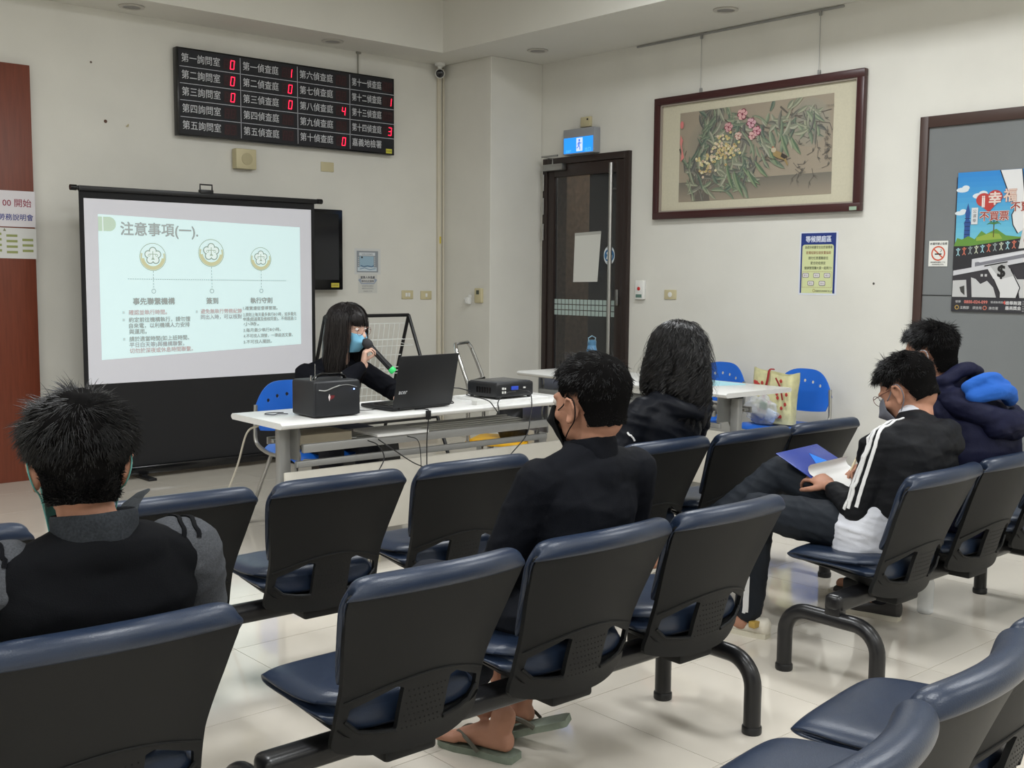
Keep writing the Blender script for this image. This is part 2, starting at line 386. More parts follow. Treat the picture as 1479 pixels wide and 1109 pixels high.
# ================================================================== BENCHES
def make_back():
    """backrest shell (with the two openings) and its pad; local: x across, y forward (sitter), z up"""
    ZB, ZT = 0.295, 0.742
    def surf(u, v, off=0.0):
        # u -1..1, v 0..1 ; off = forward offset
        hw = 0.210-0.004*math.sin(PI*min(1, v/0.7))+0.042*max(0, v-0.40)**1.2/0.60**1.2
        z = ZB+(ZT-ZB)*v
        uu = u
        # rounded corners
        e = 1.0
        if v > 0.9: t = (v-0.9)/0.1; e = 1-0.10*(1-math.sqrt(max(0, 1-t*t)))
        if v < 0.07: t = (0.07-v)/0.07; e = 1-0.06*(1-math.sqrt(max(0, 1-t*t)))
        x = uu*hw*e
        yb = 0.0-0.145*max(0, v-0.12)**1.25/0.88**1.25 + 0.015*math.cos(v*PI/0.3)*(v < 0.15)
        y = yb+(0.045+0.012*v)*u*u
        z += -0.012*u*u*v + 0.022*(abs(u)**3)*(1-v)**3
        return Vector((x, y+off, z))
    NU, NV = 24, 30
    def slab(o0, o1, v0, v1, u1=1.0):
        vs = []; fs = []
        for off in (o0, o1):
            for j in range(NV+1):
                for i in range(NU+1): vs.append(surf((-1+2*i/NU)*u1, v0+(v1-v0)*j/NV, off))
        n = (NU+1)*(NV+1); q = lambda i, j, s: s*n+j*(NU+1)+i
        for j in range(NV):
            for i in range(NU):
                fs.append((q(i, j, 0), q(i+1, j, 0), q(i+1, j+1, 0), q(i, j+1, 0))); fs.append((q(i, j, 1), q(i, j+1, 1), q(i+1, j+1, 1), q(i+1, j, 1)))
        for i in range(NU):
            fs.append((q(i, 0, 0), q(i, 0, 1), q(i+1, 0, 1), q(i+1, 0, 0))); fs.append((q(i, NV, 0), q(i+1, NV, 0), q(i+1, NV, 1), q(i, NV, 1)))
        for j in range(NV):
            fs.append((q(0, j, 0), q(0, j+1, 0), q(0, j+1, 1), q(0, j, 1))); fs.append((q(NU, j, 0), q(NU, j, 1), q(NU, j+1, 1), q(NU, j+1, 0)))
        return vs, fs
    vs, fs = slab(-0.007, 0.007, 0, 1)
    mb = MB().add(vs, fs); me = mb.mesh('backrest', M_shell); o = link('tmp', me)
    cm = MB()
    for s in (-1, 1):
        P = [(0.066, 0.356), (0.158, 0.366), (0.186, 0.392), (0.182, 0.428), (0.085, 0.472), (0.066, 0.466)]
        # round the polygon
        Q = []
        for i in range(len(P)):
            a, b, c = Vector(P[i-1]), Vector(P[i]), Vector(P[(i+1) % len(P)])
            for t in (0.25, 0.1): Q.append(b.lerp(a, t*min(1, 0.05/(a-b).length)))
            Q.append(b.lerp(a, 0.03).lerp(b.lerp(c, 0.03), 0.5))
            for t in (0.1, 0.25): Q.append(b.lerp(c, t*min(1, 0.05/(c-b).length)))
        poly = [(s*x, z) for x, z in Q]
        cm.prism(poly, -0.2, 0.2, Matrix(((1, 0, 0, 0), (0, 0, 1, 0), (0, 1, 0, 0), (0, 0, 0, 1))))
    cut = link('tmpc', cm.mesh('c', M_shell))
    mod = o.modifiers.new('b', 'BOOLEAN'); mod.operation = 'DIFFERENCE'; mod.object = cut; mod.solver = 'EXACT'
    shell = evaluated(o, 'backrest', M_shell); bpy.data.objects.remove(cut)
    bm = bmesh.new(); bm.from_mesh(shell); smooth_by_angle(bm, 0.5)
    # arch ridge and rims of the openings
    bm.to_mesh(shell); bm.free()
    # join ridge
    rb = MB()
    def at(x, z, off=-0.007):
        v = max(0, min(1, (z-ZB)/(ZT-ZB))); lo, hi = -1.0, 1.0
        for _ in range(18):
            mid = (lo+hi)/2
            if surf(mid, v).x < x: lo = mid
            else: hi = mid
        p = surf(lo, v, off); return Vector((x, p.y, p.z if abs(p.z-z) < 0.03 else z))
    pts = [at(x, 0.44+0.055*(1-(x/0.2)**2)) for x in np.linspace(-0.197, 0.197, 21)]
    rb.tube(pts, 0.0035, 6)
    for s in (-1, 1):
        L = [(0.068, 0.353), (0.12, 0.357), (0.160, 0.364), (0.190, 0.392)]
        rb.tube([at(s*x, z, -0.008) for x, z in L], 0.005, 6)
    hole = MB()
    for r in range(7):
        for k in range(9):
            x = -0.052+k*0.013+(0.0065 if r % 2 else 0)
            if abs(x) > 0.056: continue
            z = 0.355+r*0.0165; p = at(x, z, -0.0072); hole.lathe([(0.0021, 0), (0.0021, 0.0006)], 6, M=Matrix.Translation(p) @ Matrix.Rotation(PI/2, 4, 'X'))
    # pad: puffed slab in front, rolled over the top
    NVp = 26; vs = []; fs = []
    prof = []   # closed loop in (offset, v) from the bottom front round the top to the back lip
    v0 = 0.36
    loop = [(0.008, v0), (0.030, v0-0.005), (0.040, v0+0.03), (0.043, 0.55), (0.045, 0.8), (0.055, 0.93), (0.058, 1.0), (0.045, 1.05), (0.016, 1.075), (-0.008, 1.06), (-0.018, 1.02), (-0.0195, 0.975), (-0.014, 0.952), (-0.006, 0.95), (0.006, 0.95), (0.007, 0.8), (0.007, 0.55)]
    us = [-1, -0.985, -0.94, -0.85, -0.7, -0.5, -0.25, 0, 0.25, 0.5, 0.7, 0.85, 0.94, 0.985, 1]
    for u in us:
        k = abs(u); infl = (1-max(0, (k-0.8)/0.2)**2.2)
        for off, v in loop:
            o2 = 0.007+(off-0.007)*max(0.12, infl**0.5) if off > 0.007 else off*(max(0.2, infl**0.5))
            vv = min(v, 1.0)
            p = surf(u*1.0, vv, o2); p.z += (v-vv)*0.41*max(0.1, infl**0.5)
            if v < 0.5: p.z += 0.03*(k**3)
            p.x += 0.010*u*max(0.0, min(1, (v-0.35)/0.1))*(1 if off > 0.007 or v > .94 else 0)
            vs.append(p)
    n = len(loop)
    for i in range(len(us)-1):
        for k in range(n): fs.append((i*n+k, i*n+(k+1) % n, (i+1)*n+(k+1) % n, (i+1)*n+k))
    fs.append(tuple(range(n))); fs.append(tuple((len(us)-1)*n+k for k in range(n))[::-1])
    pm = MB().add(vs, fs).mesh('back_pad', M_vinyl, 1.2); po = link('tmp', pm)
    sm = po.modifiers.new('s', 'SUBSURF'); sm.levels = 2; sm.render_levels = 2
    pad = evaluated(po, 'back_pad', M_vinyl)
    for q in pad.polygons: q.use_smooth = True
    return shell, rb.mesh('moulded_ridge', M_shell), hole.mesh('perforation', M_hole, flat=True), pad
def make_seat():
    # seat pad, puffed, waterfall front; origin = back plane at floor
    us = [-1, -0.97, -0.85, -0.6, -0.3, 0, 0.3, 0.6, 0.85, 0.97, 1]
    loop = [(0.022, 0.355), (0.024, 0.42), (0.045, 0.444), (0.09, 0.446), (0.2, 0.436), (0.32, 0.434), (0.385, 0.426), (0.415, 0.405), (0.42, 0.388), (0.405, 0.374), (0.36, 0.374), (0.2, 0.385), (0.05, 0.35)]
    vs = []; fs = []; n = len(loop)
    for u in us:
        k = abs(u); e = 1-max(0, (k-0.75)/0.25)**2.5
        for y, z in loop:
            hw = 0.230-0.03*max(0, (y-0.25)/0.17)**2 - 0.05*(y < .05)
            zz = 0.40+(z-0.40)*max(0.15, e**0.6)+0.012*k*k*(1-y/0.42)
            yy = 0.2+(y-0.2)*(1-0.05*k**4)
            vs.append((u*hw, yy, zz))
    for i in range(len(us)-1):
        for k in range(n): fs.append((i*n+k, i*n+(k+1) % n, (i+1)*n+(k+1) % n, (i+1)*n+k))
    fs.append(tuple(range(n))); fs.append(tuple((len(us)-1)*n+k for k in range(n))[::-1])
    o = link('tmp', MB().add(vs, fs).mesh('p', M_vinyl)); sm = o.modifiers.new('s', 'SUBSURF'); sm.levels = 2
    pad = evaluated(o, 'seat_pad', M_vinyl)
    for q in pad.polygons: q.use_smooth = True
    # shell: shallow tray, deeper towards the back
    vs = []; fs = []
    loop = [(0.05, 0.335), (0.055, 0.345), (0.2, 0.39), (0.40, 0.380), (0.412, 0.370), (0.39, 0.358), (0.25, 0.345), (0.12, 0.315), (0.05, 0.31), (0.03, 0.32)]
    n = len(loop)
    for u in (-1, -0.93, -0.6, 0, 0.6, 0.93, 1):
        k = abs(u)
        for y, z in loop:
            hw = 0.212-0.03*max(0, (y-0.25)/0.17)**2-0.01
            zz = z+(0.395-z)*(k**4)*0.75*(1 if z < 0.38 else 0)
            vs.append((u*hw, y*(1-0.03*k), zz))
    for i in range(6):
        for k in range(n): fs.append((i*n+k, i*n+(k+1) % n, (i+1)*n+(k+1) % n, (i+1)*n+k))
    fs.append(tuple(range(n))); fs.append(tuple(6*n+k for k in range(n))[::-1])
    mb = MB().add(vs, fs); mb.box((-0.075, 0.03, 0.262), (0.075, 0.25, 0.32), bev=0.01)
    return mb.mesh('seat', M_shell, 0.7), pad
ME_SHELL, ME_RIDGE, ME_HOLE, ME_BPAD = make_back()
ME_SEAT, ME_SPAD = make_seat()
lg = MB(); R_ = 0.027; zt = 0.232; y0_, y1_, rc = -0.025, 0.34, 0.09
pts = [(0, y0_, 0.012)]+[tuple(p) for p in arc((0, y0_+rc, zt-rc), rc, PI, PI/2, 8, (0, 1, 0), (0, 0, 1))]+[tuple(p) for p in arc((0, y1_-rc, zt-rc), rc, PI/2, 0, 8, (0, 1, 0), (0, 0, 1))]+[(0, y1_, 0.012)]
lg.tube(pts, R_, 16, upv=(1, 0, 0))
lg.box((-0.022, 0.11, 0.245), (0.022, 0.17, 0.29), bev=0.006)
ME_LEG = lg.mesh('leg', M_tube, 0.7)
ME_FOOT = MB().lathe([(0.029, 0), (0.031, 0.004), (0.031, 0.02), (0.029, 0.024)], 18).mesh('foot_cap', M_black)
def bench(name_label, x0, y, seats, legs, rz=0.0):
    t = thing('waiting_bench', name_label, 'bench', (x0, y, 0), rz)
    xs = [0.55*k for k in range(seats)] if isinstance(seats, int) else seats
    ends = [min(legs)-0.025, max(legs)+0.025]
    bmb = MB(); bmb.box((ends[0], 0.105, 0.262), (ends[1], 0.175, 0.322), bev=0.02, seg=3); bmb.build('beam', M_tube, t)
    for lx in legs:
        l = link('leg', ME_LEG, t, (lx, 0, 0)); link('foot_cap', ME_FOOT, l, (0, y0_, 0)); link('foot_cap', ME_FOOT, l, (0, y1_, 0))
    for x in xs:
        b = link('backrest', ME_SHELL, t, (x, 0, 0)); link('moulded_ridge', ME_RIDGE, b); p = link('perforation', ME_HOLE, b); p['kind'] = 'stuff'
        link('back_pad', ME_BPAD, b)
        s = link('seat', ME_SEAT, t, (x, 0, 0)); link('seat_pad', ME_SPAD, s)
    return t
TILT = math.radians(-3.0)
bench('black three-seat waiting bench in the middle, man in black seated on its second seat', 1.505, 2.02, [0, 0.53, 1.04], [-0.32, 1.245], TILT*0.3)
bench('black waiting bench at the left, under the man in black and grey', 0.78, 2.06, [0, -0.55, -1.1], [0.1, -1.2], TILT)
bench('black three-seat waiting bench just in front of the speaker table, all seats empty', 1.385, 3.11, [0, 0.54, 1.08], [-0.12, 1.24], TILT)
bench('black waiting bench at the far left edge, only one seat corner showing', 0.70, 3.04, [0, -0.55, -1.1], [0.02, -1.2], TILT)
bench('black waiting bench in the far right row, under the curly-haired woman', 3.35, 2.93, [0, 0.53, 1.04], [-0.1, 1.15], TILT)
bench('black waiting bench at the right, under striped-jacket man and blue-hooded man', 3.59, 1.90, [0, 0.53, 1.06], [-0.29, 1.21], 0)
bench('black waiting bench at the bottom right corner, seen close from above', 1.345, 0.875, [0, 0.475, 0.96], [-0.1, 1.2], math.radians(7))
# ================================================================== ON THE FRONT WALL
# number board
BX0, BX1, BZ0, BZ1 = 3.56, 5.46, 2.395, 3.02; BT = 0.07
t = thing('number_board', 'long black electronic court number board with red digits high on the wall', 'display board', (BX0, YA, BZ0))
BW, BH = BX1-BX0, BZ1-BZ0
MB().box((0, -BT, 0), (BW, -0.005, BH), bev=0.004).build('casing', M_blackgloss, t)
COLW = [0.485, 0.485, 0.48, BW-1.45-0.0]
rows = 5; rh = (BH-0.03)/rows; p = Print()
p.rect(0.012, 0.012, BW-0.012, BH-0.012, (16, 17, 24)); p.up()
names = [['第一詢問室', '第二詢問室', '第三詢問室', '第四詢問室', '第五詢問室'], ['第一偵查庭', '第二偵查庭', '第三偵查庭', '第四偵查庭', '第五偵查庭'],
         ['第六偵查庭', '第七偵查庭', '第八偵查庭', '第九偵查庭', '第十偵查庭'], ['第十一偵查庭', '第十二偵查庭', '第十三偵查庭', '第十四偵查庭', '嘉義地檢署']]
vals = [['0', '0', '0', '', ''], ['1', '0', '0', '', ''], ['', '', '4', '', '0'], ['', '1', '', '3', None]]
SEG = {'0': 'abcdef', '1': 'bc', '3': 'abgcd', '4': 'fgbc', '': ''}
digits = []
x = 0.02
for c in range(4):
    for r in range(rows):
        y1 = BH-0.015-rh*r; y0 = y1-rh
        p.text(names[c][r], x+0.015, y0+0.037, 0.062, (206, 208, 212), 'l', fit=(0.30 if c < 3 else 0.285))
        if r < 4 and not (c == 3 and r == 4): p.rect(x, y0-0.002, x+COLW[c]-0.01, y0+0.002, (190, 192, 200))
        if vals[c][r] is not None:
            dx = x+(0.345 if c < 3 else 0.315); p.rect(dx-0.005, y0+0.018, dx+0.1, y1-0.018, (34, 12, 16)); digits.append((dx, y0+0.026, vals[c][r]))
    if c < 3: p.rect(x+COLW[c]-0.008, 0.02, x+COLW[c]-0.004, BH-0.018, (190, 192, 200))
    x += COLW[c]
p.build('lettering', M_print, t, wallA(0, 0, -BT-0.001))
M_led = mat('lit_red_led', (255, 30, 60), 0.4, emit=(255, 25, 60), emit_s=4.0); M_off = mat('unlit_red_led', (58, 14, 20), 0.5)
for dx, dy, v in digits:
    for k in (0, 1):
        on = MB(); off = MB(); w_, h_ = 0.028, 0.062; ox = dx+k*0.048+0.004
        def sg(n):
            s_ = 0.0045
            g = {'a': [(0, h_), (w_, h_)], 'g': [(0, h_/2), (w_, h_/2)], 'd': [(0, 0), (w_, 0)], 'f': [(0, h_/2), (0, h_)], 'e': [(0, 0), (0, h_/2)], 'b': [(w_, h_/2), (w_, h_)], 'c': [(w_, 0), (w_, h_/2)]}[n]
            (ax, ay), (bx, by) = g
            sl = lambda X, Y: (ox+X+Y*0.12, dy+Y)
            a_, b_ = sl(ax, ay), sl(bx, by); L = math.dist(a_, b_); d_ = ((b_[0]-a_[0])/L, (b_[1]-a_[1])/L); n_ = (-d_[1]*s_/2, d_[0]*s_/2)
            return [(a_[0]-n_[0], a_[1]-n_[1]), (b_[0]-n_[0], b_[1]-n_[1]), (b_[0]+n_[0], b_[1]+n_[1]), (a_[0]+n_[0], a_[1]+n_[1])]
        lit = SEG[v] if k == 1 else ''
        MM = wallA(0, 0, -BT-0.0012)
        for n in 'abcdefg': (on if n in lit else off).prism(sg(n), 0, 0.001, MM)
        if k == 1 and lit: on.build('lit_digit', M_led, t, flat=True)
        o = off.build('unlit_segments', M_off, t, flat=True); o['kind'] = 'stuff'
p = Print(); p.rect(0, 0, 0.06, 0.036, (205, 200, 70)); p.up().text('財產標籤', 0.004, 0.014, 0.012, (90, 90, 40)); p.build('yellow_label', M_print, t, wallA(BW-0.085, 0.012, -BT-0.0015))
rd = MB(); rd.cyl((5.145, YA-0.01, 3.02), (5.145, YA-0.01, HC), 0.006); rd.box((5.13, YA-0.02, 3.19), (5.17, YA, HC)); tag(rd.build('conduit', mat('conduit_grey', (140, 138, 128), 0.5)), 'thin grey conduit running from the number board up to the ceiling', 'conduit')
# wall speaker box, blank plates
t = thing('wall_speaker', 'small cream square speaker box under the black number board', 'speaker', (4.10, YA, 2.265))
MB().box((-0.085, -0.07, -0.075), (0.085, 0, 0.075), bev=0.008).build('housing', M_cream, t)
MB().lathe([(0.045, 0), (0.045, 0.003), (0.038, 0.004)], 28, M=Matrix.Translation((0.005, -0.07, 0.0)) @ Matrix.Rotation(PI/2, 4, 'X')).build('grille', mat('cream_grille', (178, 168, 134), 0.6), t)
t = thing('blank_plate', 'cream blank wall plate right of the small speaker box', 'wall plate', (4.85, YA, 2.262))
MB().box((-0.06, -0.008, -0.038), (0.06, 0, 0.038), bev=0.004).build('plate', M_cream, t)
def switch(x, y, z, lb, side='A', two=True, name='light_switch', cat='switch'):
    t = thing(name, lb, cat, (x, y, z), 0 if side == 'A' else -PI/2)
    MB().box((-0.06, -0.009, -0.037), (0.06, 0, 0.037), bev=0.004).build('plate', M_cream, t)
    for s in ((-0.014, 0.014) if two else (0,)): MB().box((s-0.011, -0.013, -0.016), (s+0.011, -0.009, 0.016), bev=0.002).build('rocker', M_white, t)
switch(5.64, YA, 1.235, 'cream double light switch, left of the two beside the wall corner')
switch(5.84, YA, 1.23, 'cream light switch, right of the two beside the wall corner', two=False)
switch(5.62, 0, 0, 'x') if False else None
t = thing('wall_socket', 'cream wall outlet on the right wall, right of the call button', 'socket', (XB, 5.62, 1.268), -PI/2)
MB().box((-0.06, -0.009, -0.037), (0.06, 0, 0.037), bev=0.004).build('plate', M_cream, t)
MB().lathe([(0.02, 0), (0.02, 0.003), (0.016, 0.004)], 20, M=Matrix.Translation((0, -0.009, 0)) @ Matrix.Rotation(PI/2, 4, 'X')).build('socket_face', M_white, t)
t = thing('call_button', 'small cream call button box with red button beside the glass door', 'button', (XB, 5.92, 1.30), -PI/2)
MB().box((-0.045, -0.035, -0.075), (0.045, 0, 0.075), bev=0.008).build('housing', M_white, t)
MB().lathe([(0.014, 0), (0.014, 0.006), (0.01, 0.009)], 16, M=Matrix.Translation((0, -0.035, 0.01)) @ Matrix.Rotation(PI/2, 4, 'X')).build('button', mat('red_button', (190, 40, 40), 0.4), t)
MB().box((-0.03, -0.037, -0.06), (0.03, -0.035, -0.035)).build('label_plate', mat('label_green', (90, 120, 110), 0.5), t)
# items on the pillar's left face
t = thing('thermostat', 'cream thermostat with small display on the pillar', 'thermostat', (6.03, 7.23, 1.235), -PI/2)
MB().box((-0.045, -0.028, -0.062), (0.045, 0, 0.062), bev=0.006).build('housing', M_cream, t); MB().box((-0.018, -0.0295, 0.01), (0.018, -0.028, 0.045)).build('display', mat('lcd', (70, 76, 66), 0.3), t)
t = thing('wall_hook', 'white plastic hook holder left of the thermostat on the pillar', 'hook', (6.03, 7.36, 1.20), -PI/2)
MB().box((-0.02, -0.01, -0.03), (0.02, 0, 0.04), bev=0.004).tube([(0, -0.01, -0.02), (0, -0.05, -0.025), (0, -0.055, 0.0)], 0.006).box((-0.03, -0.045, -0.04), (0.025, -0.006, 0.02), bev=0.008).build('hook_body', M_white, t)
t = thing('trunking_label', 'tiny yellow tag stuck on the corner trunking', 'tag', (5.975, YA-0.031, 1.71)); MB().box((-0.008, -0.002, -0.03), (0.008, 0, 0.03)).build('label_plate', mat('yellow_tag', (205, 185, 70), 0.5), t)
# camera dome
t = thing('security_camera', 'small white security camera under the ceiling in the corner', 'camera', (5.93, 7.66, HC))
MB().lathe([(0.045, 0), (0.045, -0.02), (0.02, -0.03), (0.018, -0.05)], 24).build('mount', M_white, t)
D = (Vector((0, 0, 1.2))-Vector((5.93, 7.66, HC-0.09))).normalized(); Q = D.to_track_quat('Z', 'Y').to_matrix().to_4x4()
MB().lathe([(0.02, -0.045), (0.038, -0.035), (0.042, -0.01), (0.042, 0.02), (0.036, 0.032)], 24, M=Matrix.Translation((0, 0, -0.085)) @ Q).build('camera_head', M_white, t)
MB().lathe([(0.033, 0.030), (0.034, 0.035), (0.02, 0.040), (0.004, 0.042)], 24, M=Matrix.Translation((0, 0, -0.085)) @ Q).build('lens', M_blackgloss, t)
# wall monitor
t = thing('wall_monitor', 'flat black wall monitor half hidden behind the projection screen', 'monitor', (3.95, YA, 1.28))
MB().box((0, -0.10, 0), (0.98, -0.03, 0.64), bev=0.008).build('casing', M_blackgloss, t)
MB().box((0.04, -0.103, 0.08), (0.94, -0.1, 0.605)).build('panel', mat('dark_screen', (22, 24, 30), 0.12), t)
MB().box((0.3, -0.03, 0.2), (0.7, 0, 0.45)).build('bracket', M_black, t)
p = Print(); p.rect(0, 0, 0.075, 0.035, (205, 190, 70)); p.up().text('財產標籤', 0.006, 0.012, 0.014, (90, 80, 40)); p.build('yellow_label', M_print, t, wallA(0.865, 0.02, -0.1042))
# pictogram notice + small notice below
p = Print(); p.rect(0, 0, .26, .215, (205, 206, 204)); p.up().rect(.022, .018, .235, .195, (140, 146, 152)); p.up().rect(.045, .155, .205, .182, (205, 210, 214)).rect(.05, .06, .19, .15, (150, 178, 196)).rect(.03, .028, .22, .06, (196, 208, 216))
p.up().line([(.06, .075), (.09, .065), (.13, .072), (.17, .064), (.19, .075)], .008, (80, 110, 140)).rect(.065, .135, .082, .148, (50, 54, 60)).line([(.05, .045), (.1, .055), (.15, .04), (.21, .05)], .006, (110, 140, 165)).text('法院公告事項', .125, .160, .017, (110, 116, 124), 'c')
for k in range(5): p.rect(.035, .07+k*.016, .045, .078+k*.016, (190, 196, 200)).rect(.195, .07+k*.016, .205, .078+k*.016, (190, 196, 200))
tag(p.build('seat_notice', M_print, None, wallA(5.105, 1.405, YA-0.001)), 'grey and pale blue framed notice on the wall right of the monitor', 'notice')
p = Print(); p.rect(0, 0, .19, .155, (202, 202, 196)); p.up().poly([(.0, .11), (.03, .075), (.16, .075), (.19, .11), (.175, .12), (.015, .12)], (150, 160, 178)); p.up().rect(.03, .085, .16, .15, (206, 206, 202)); p.up()
p.text('當事人休息處', .095, .122, .022, (30, 34, 50), 'c', bold=.02).text('請勿在此進食', .095, .092, .019, (40, 44, 60), 'c', bold=.02).text('如有疑問請洽服務台', .095, .055, .012, (110, 112, 118), 'c').text('謝謝您的合作與配合', .095, .035, .012, (120, 122, 126), 'c').text('服務時間上午九時', .095, .012, .010, (130, 130, 134), 'c')
tag(p.build('small_notice', M_print, None, wallA(5.14, 1.25, YA-0.001)), 'small white notice with dark lettering below the pale blue notice', 'notice')
# wall marks
p = Print(); p.disc(0, 0, .012, .012, (90, 60, 44)); tag(p.build('wall_stain', M_print, None, wallA(3.06, 2.45, YA-0.001)), 'small brown plugged screw hole left of the number board', 'mark')
p = Print(); p.disc(0, 0, .008, .008, (96, 84, 70)); tag(p.build('wall_stain', M_print, None, wallA(2.97, 2.84, YA-0.001)), 'tiny dark screw hole high on the wall near the wooden panel', 'mark')
p = Print(); p.disc(0, 0, .008, .008, (70, 66, 60)); tag(p.build('wall_stain', M_print, None, wallB(3.89, 1.37, XB-0.001)), 'tiny dark nail hole right of the blue bordered poster', 'mark')
hk = MB().tube([(0, 0, 0), (0, -.02, 0), (0, -.03, .01)], .005); tag(hk.build('wall_peg', M_cream, None, loc=(3.21, YA, 2.43)), 'small cream peg left of the number board', 'peg')
# papers on the wooden panel
p = Print(); p.rect(0, 0, .42, .235, (214, 210, 214)); p.up().text('09：00 開始', .395, .135, .052, (140, 50, 70), 'r', bold=.01).text('易服社會勞務說明會', .405, .045, .042, (40, 50, 130), 'r', bold=.01, fit=.40)
tag(p.build('paper_sign', M_print, None, wallA(2.13, 1.70, YA-0.0515)), 'white sheet with red and blue lettering taped on the wooden panel', 'paper')
p = Print(); p.poly([(0, 0), (.42, -.005), (.42, .195), (0, .2)], (205, 205, 202)); p.up()
for c in range(4):
    for r in range(4):
        if c == 3 and r == 3: continue
        p.rect(.03+c*.1, .03+r*.036+(.01 if c % 2 else 0), .10+c*.1, .046+r*.036+(.01 if c % 2 else 0), (140, 148, 90))
p.poly([(.21, .175), (.22, .195), (.23, .175)], (120, 124, 90))
tag(p.build('seating_sheet', M_print, None, wallA(2.13, 1.495, YA-0.0515)), 'white seating plan sheet with rows of small olive bars below the lettered sheet', 'paper')

# ------------------------------------------------------------------ projection screen
SY = 7.3
t = thing('projection_screen', 'portable pull-up projection screen with black borders showing a pale slide', 'screen', (2.66, SY, 0))
SW = 1.84; z0, z1 = 0.665, 1.885
bd = MB(); bd.box((0.035, -0.004, 0.06), (SW-0.045, 0.0, 1.94)); bd.build('black_border_cloth', mat('black_cloth', (22, 22, 24), 0.8, bump=0.2), t, flat=True)
MB().box((0.065, -0.006, z0), (SW-0.075, -0.004, z1)).build('white_sheet', mat('screen_white', (222, 222, 230), 0.75), t, flat=True)
tb = MB(); tb.cyl((0.0, -0.005, 1.95), (SW, -0.005, 1.95), 0.013, n=14); tb.box((0.03, -0.022, 1.93), (SW-0.03, 0.01, 1.965), bev=0.006)
tb.build('top_bar', M_black, t)
for xx in (0, SW): MB().cyl((xx-0.02, -0.005, 1.95), (xx+0.02, -0.005, 1.95), 0.019, n=14).build('end_knob', M_blackgloss, t)
hh = MB(); hh.tube([(SW*.5-.045, -.01, 1.965), (SW*.5-.045, -.01, 2.02), (SW*.5+.045, -.01, 2.02), (SW*.5+.045, -.01, 1.965)], .006); hh.box((SW*.5-.05, -.025, 1.955), (SW*.5+.05, .01, 1.985), bev=.004)
hh.build('carry_handle', M_black, t)
MB().box((0.0, -0.04, 0.03), (SW, 0.03, 0.09), bev=0.012).build('roller_case', M_blackgloss, t)
for xx in (0.42, SW-0.3): MB().box((xx-.03, -0.16, 0.0), (xx+.03, 0.14, 0.018), bev=0.005).box((xx-.02, -0.03, 0.018), (xx+.02, 0.03, 0.03)).build('foot', M_black, t)
MB().cyl((SW*.5, 0.03, .05), (SW*.5, 0.03, 1.95), .012).build('mast', M_black, t)
# slide: projector light imitated by a faint glow of the print itself
M_slide = print_mat('glowing_slide_print', 0.75, emit_s=0.27)
p = Print(); sw, sh = 1.52, 0.93
G = (188, 192, 186); GR = (150, 158, 156); GB = (196, 194, 160)
p.poly([(0, -.035), (sw, 0.02), (sw, sh-.035), (0, sh+.0)], (214, 238, 240)); p.up()
p.rect(0.0, .82, .075, .915, (186, 206, 188)); p.disc(.075, .8675, .045, .0475, (186, 206, 188)).up().rect(.028, .815, .034, .92, (225, 240, 240))
p.text('注意事項(一).', .15, .805, .088, (156, 164, 164), 'l', bold=.025)
for cx, cy, R in ((.37, .655, .095), (.80, .69, .098), (1.19, .655, .085)):
    p.ring(cx, cy, R*.955, R, (160, 168, 148)); p.ring(cx, cy, R*.66, R*.93, (196, 196, 158), a0=PI*1.04, a1=PI*1.96, n=24); p.ring(cx, cy, R*.80, R*.92, (192, 196, 164), a0=PI*.9, a1=PI*1.04, n=8).ring(cx, cy, R*.80, R*.92, (192, 196, 164), a0=-PI*.04, a1=PI*.1, n=8)
    p.up()
    for k in range(5):
        a = PI/2+2*PI*k/5; p.disc(cx+R*.36*math.cos(a), cy+R*.08+R*.36*math.sin(a), R*.29, R*.29, (146, 158, 148), 18)
    p.up().disc(cx, cy+R*.08, R*.36, R*.36, (222, 238, 236), 20)
    for k in range(5):
        a = PI/2+2*PI*k/5; p.disc(cx+R*.36*math.cos(a), cy+R*.08+R*.36*math.sin(a), R*.215, R*.215, (222, 238, 236), 18)
    p.up().line([(cx, cy+R*.42), (cx, cy-R*.2)], R*.06, (160, 172, 160)).line([(cx-R*.28, cy+R*.2), (cx+R*.28, cy+R*.2)], R*.05, (160, 172, 160)).poly([(cx-R*.14, cy-R*.2), (cx+R*.14, cy-R*.2), (cx, cy+R*.02)], (160, 172, 160))
    p.ring(cx-R*.28, cy+R*.12, R*.06, R*.1, (160, 172, 160), n=12).ring(cx+R*.28, cy+R*.12, R*.06, R*.1, (160, 172, 160), n=12)
    p.dash((cx, cy-R), (cx, .437), .004, GR, .02); p.ring(cx, .422, .012, .016, GR, n=16)
p.dash((.19, .505), (1.40, .497), .004, GR, .016)
T1 = (150, 156, 154); T2 = (186, 166, 166); T3 = (158, 160, 162)
p.text('事先聯繫機構', .37, .335, .046, T1, 'c', bold=.03).text('簽到', .80, .335, .044, T1, 'c', bold=.03).text('執行守則', 1.19, .335, .042, T1, 'c', bold=.03)
L = [('確認並執行時間。', .265, T2), ('約定前往機構執行，請勿擅', .215, T1), ('自來電，以利機構人力安排', .175, T1), ('與運用。', .135, T1), ('請於適當時間(如上班時間、', .085, T1), ('平日白天等)與機構聯繫，', .045, T3), ('切勿於深夜或休息時間聯繫。', .005, T2)]
for s_, y_, c_ in L: p.text(s_, .19, y_, .034, c_, bold=.015)
for y_ in (.27, .22, .09): p.rect(.145, y_, .162, y_+.018, (190, 204, 204))
p.text('避免無執行勞務紀錄', .71, .265, .033, T2, bold=.015).text('同出入時，可以核對', .71, .225, .033, T3, bold=.015).rect(.672, .268, .688, .286, (190, 204, 204))
